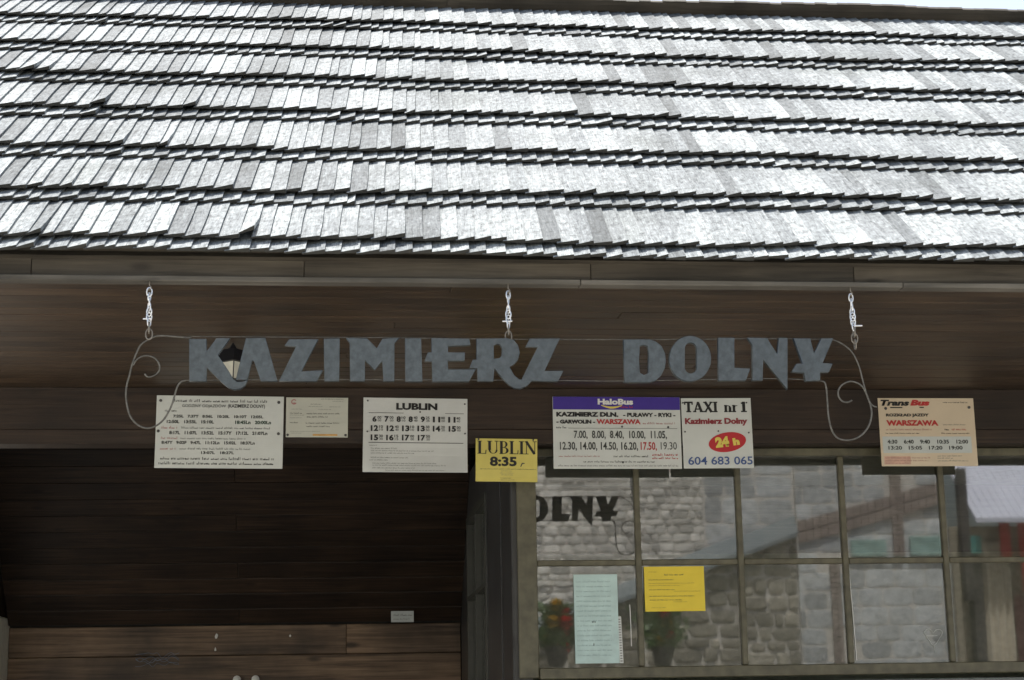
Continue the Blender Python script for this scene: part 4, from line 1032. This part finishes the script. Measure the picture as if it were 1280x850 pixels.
for k in range(2):
    o = (k - .5) * .17
    for i in range(20):
        xa = 6.72 + i * .11; xb = xa + .10
        if xb > 8.91: break
        vs8 = [bm.verts.new((p, q, brz(p) + o + s)) for p in (xa, xb) for q in (-8.045, -8.0) for s in (-.075, .075)]
        for f in ((0, 1, 3, 2), (4, 6, 7, 5), (0, 4, 5, 1), (2, 3, 7, 6), (0, 2, 6, 4), (1, 5, 7, 3)): bm.faces.new([vs8[i2] for i2 in f])
for (xa, xb, za, zb) in ((8.06, 8.22, 3.62, 4.85), (7.16, 7.30, 1.2, 3.55)):
    z = za; k = 0
    while z < zb:
        for (p0, p1) in (((xa, (xa + xb) / 2 - .005), ((xa + xb) / 2 + .005, xb)) if k % 2 else ((xa, xb),)): box_bm(bm, p0, p1, -8.045, -7.985, z, z + .065)
        z += .075; k += 1
link('brickwork', mesh_of(bm, 'brickwork'), M['brick'], bh, kind='stuff')
for (xa, xb, za, zb) in ((7.42, 7.95, 3.62, 3.85), (8.30, 8.85, 3.62, 3.9)):
    box('shutter', plain('faded_teal_board', (0.28, 0.42, 0.38), .7, mottle=.3, mscale=6), bh, xa, xb, -8.03, -7.98, za, zb, .005)
sh = thing('shop_house', 'beige house with a pale ribbed roof and dark timber porch post', 'house')
box('wall', M['beige'], sh, 9.05, 18, -11, -8.3, 0, 4.1, 0)
box('post', M['darkwood'], sh, 9.07, 9.2, -8.0, -7.86, 3.0, 4.9, .005)
box('pillar', M['darkwood'], sh, 9.22, 9.38, -8.2, -8.0, 0, 3.70, .005)
bm = bmesh.new(); xx = 9.42; prev = None
while xx < 9.86:
    q = (bm.verts.new((xx, -8.18 + .04 * math.sin(xx * 55), 1.2)), bm.verts.new((xx, -8.18 + .04 * math.sin(xx * 55), 3.85)))
    if prev: bm.faces.new((prev[0], q[0], q[1], prev[1]))
    prev = q; xx += .02
link('drape', mesh_of(bm, 'drape'), M['drape'], sh)
box('sign_box', M['tealpaint'], sh, 9.18, 9.38, -7.98, -7.9, 3.66, 3.92, .005)
bm = bmesh.new()
for i in range(60):                                   # ribbed sheet
    xa = 9.26 + i * .11
    for (p0, p1, e) in ((xa, xa + .092, 0), (xa + .093, xa + .109, .012)):
        vv = [bm.verts.new(v) for v in ((p0, -7.75, 4.17 + e), (p1, -7.75, 4.17 + e), (p1, -10.6, 6.6 + e), (p0, -10.6, 6.6 + e), (p0, -7.75, 4.10), (p1, -7.75, 4.10), (p1, -10.6, 6.53), (p0, -10.6, 6.53))]
        for f in ((0, 1, 2, 3), (4, 7, 6, 5), (0, 4, 5, 1), (1, 5, 6, 2), (3, 2, 6, 7), (0, 3, 7, 4)): bm.faces.new([vv[j] for j in f])
link('roof', mesh_of(bm, 'roof'), M['lilac'], sh)
t = thing('red_awning', 'red cloth awning panel hanging on the beige house', 'awning', (9.95, -7.95, 3.7))
bm = bmesh.new(); box_bm(bm, -.27, -.12, -.02, .02, -.1, .45); box_bm(bm, .01, .5, -.02, .02, -.6, .44); link('cloth', mesh_of(bm, 'cloth'), M['redcloth'], t)
t = thing('dark_curtain', 'dark red curtain hanging in the doorway of the beige house', 'curtain', (10.0, -8.05, 2.6))
bm = bmesh.new(); box_bm(bm, -.15, .6, -.02, .02, -1.2, .46); link('cloth', mesh_of(bm, 'cloth'), plain('dark_red_cloth', (0.09, 0.03, 0.03), .8), t)
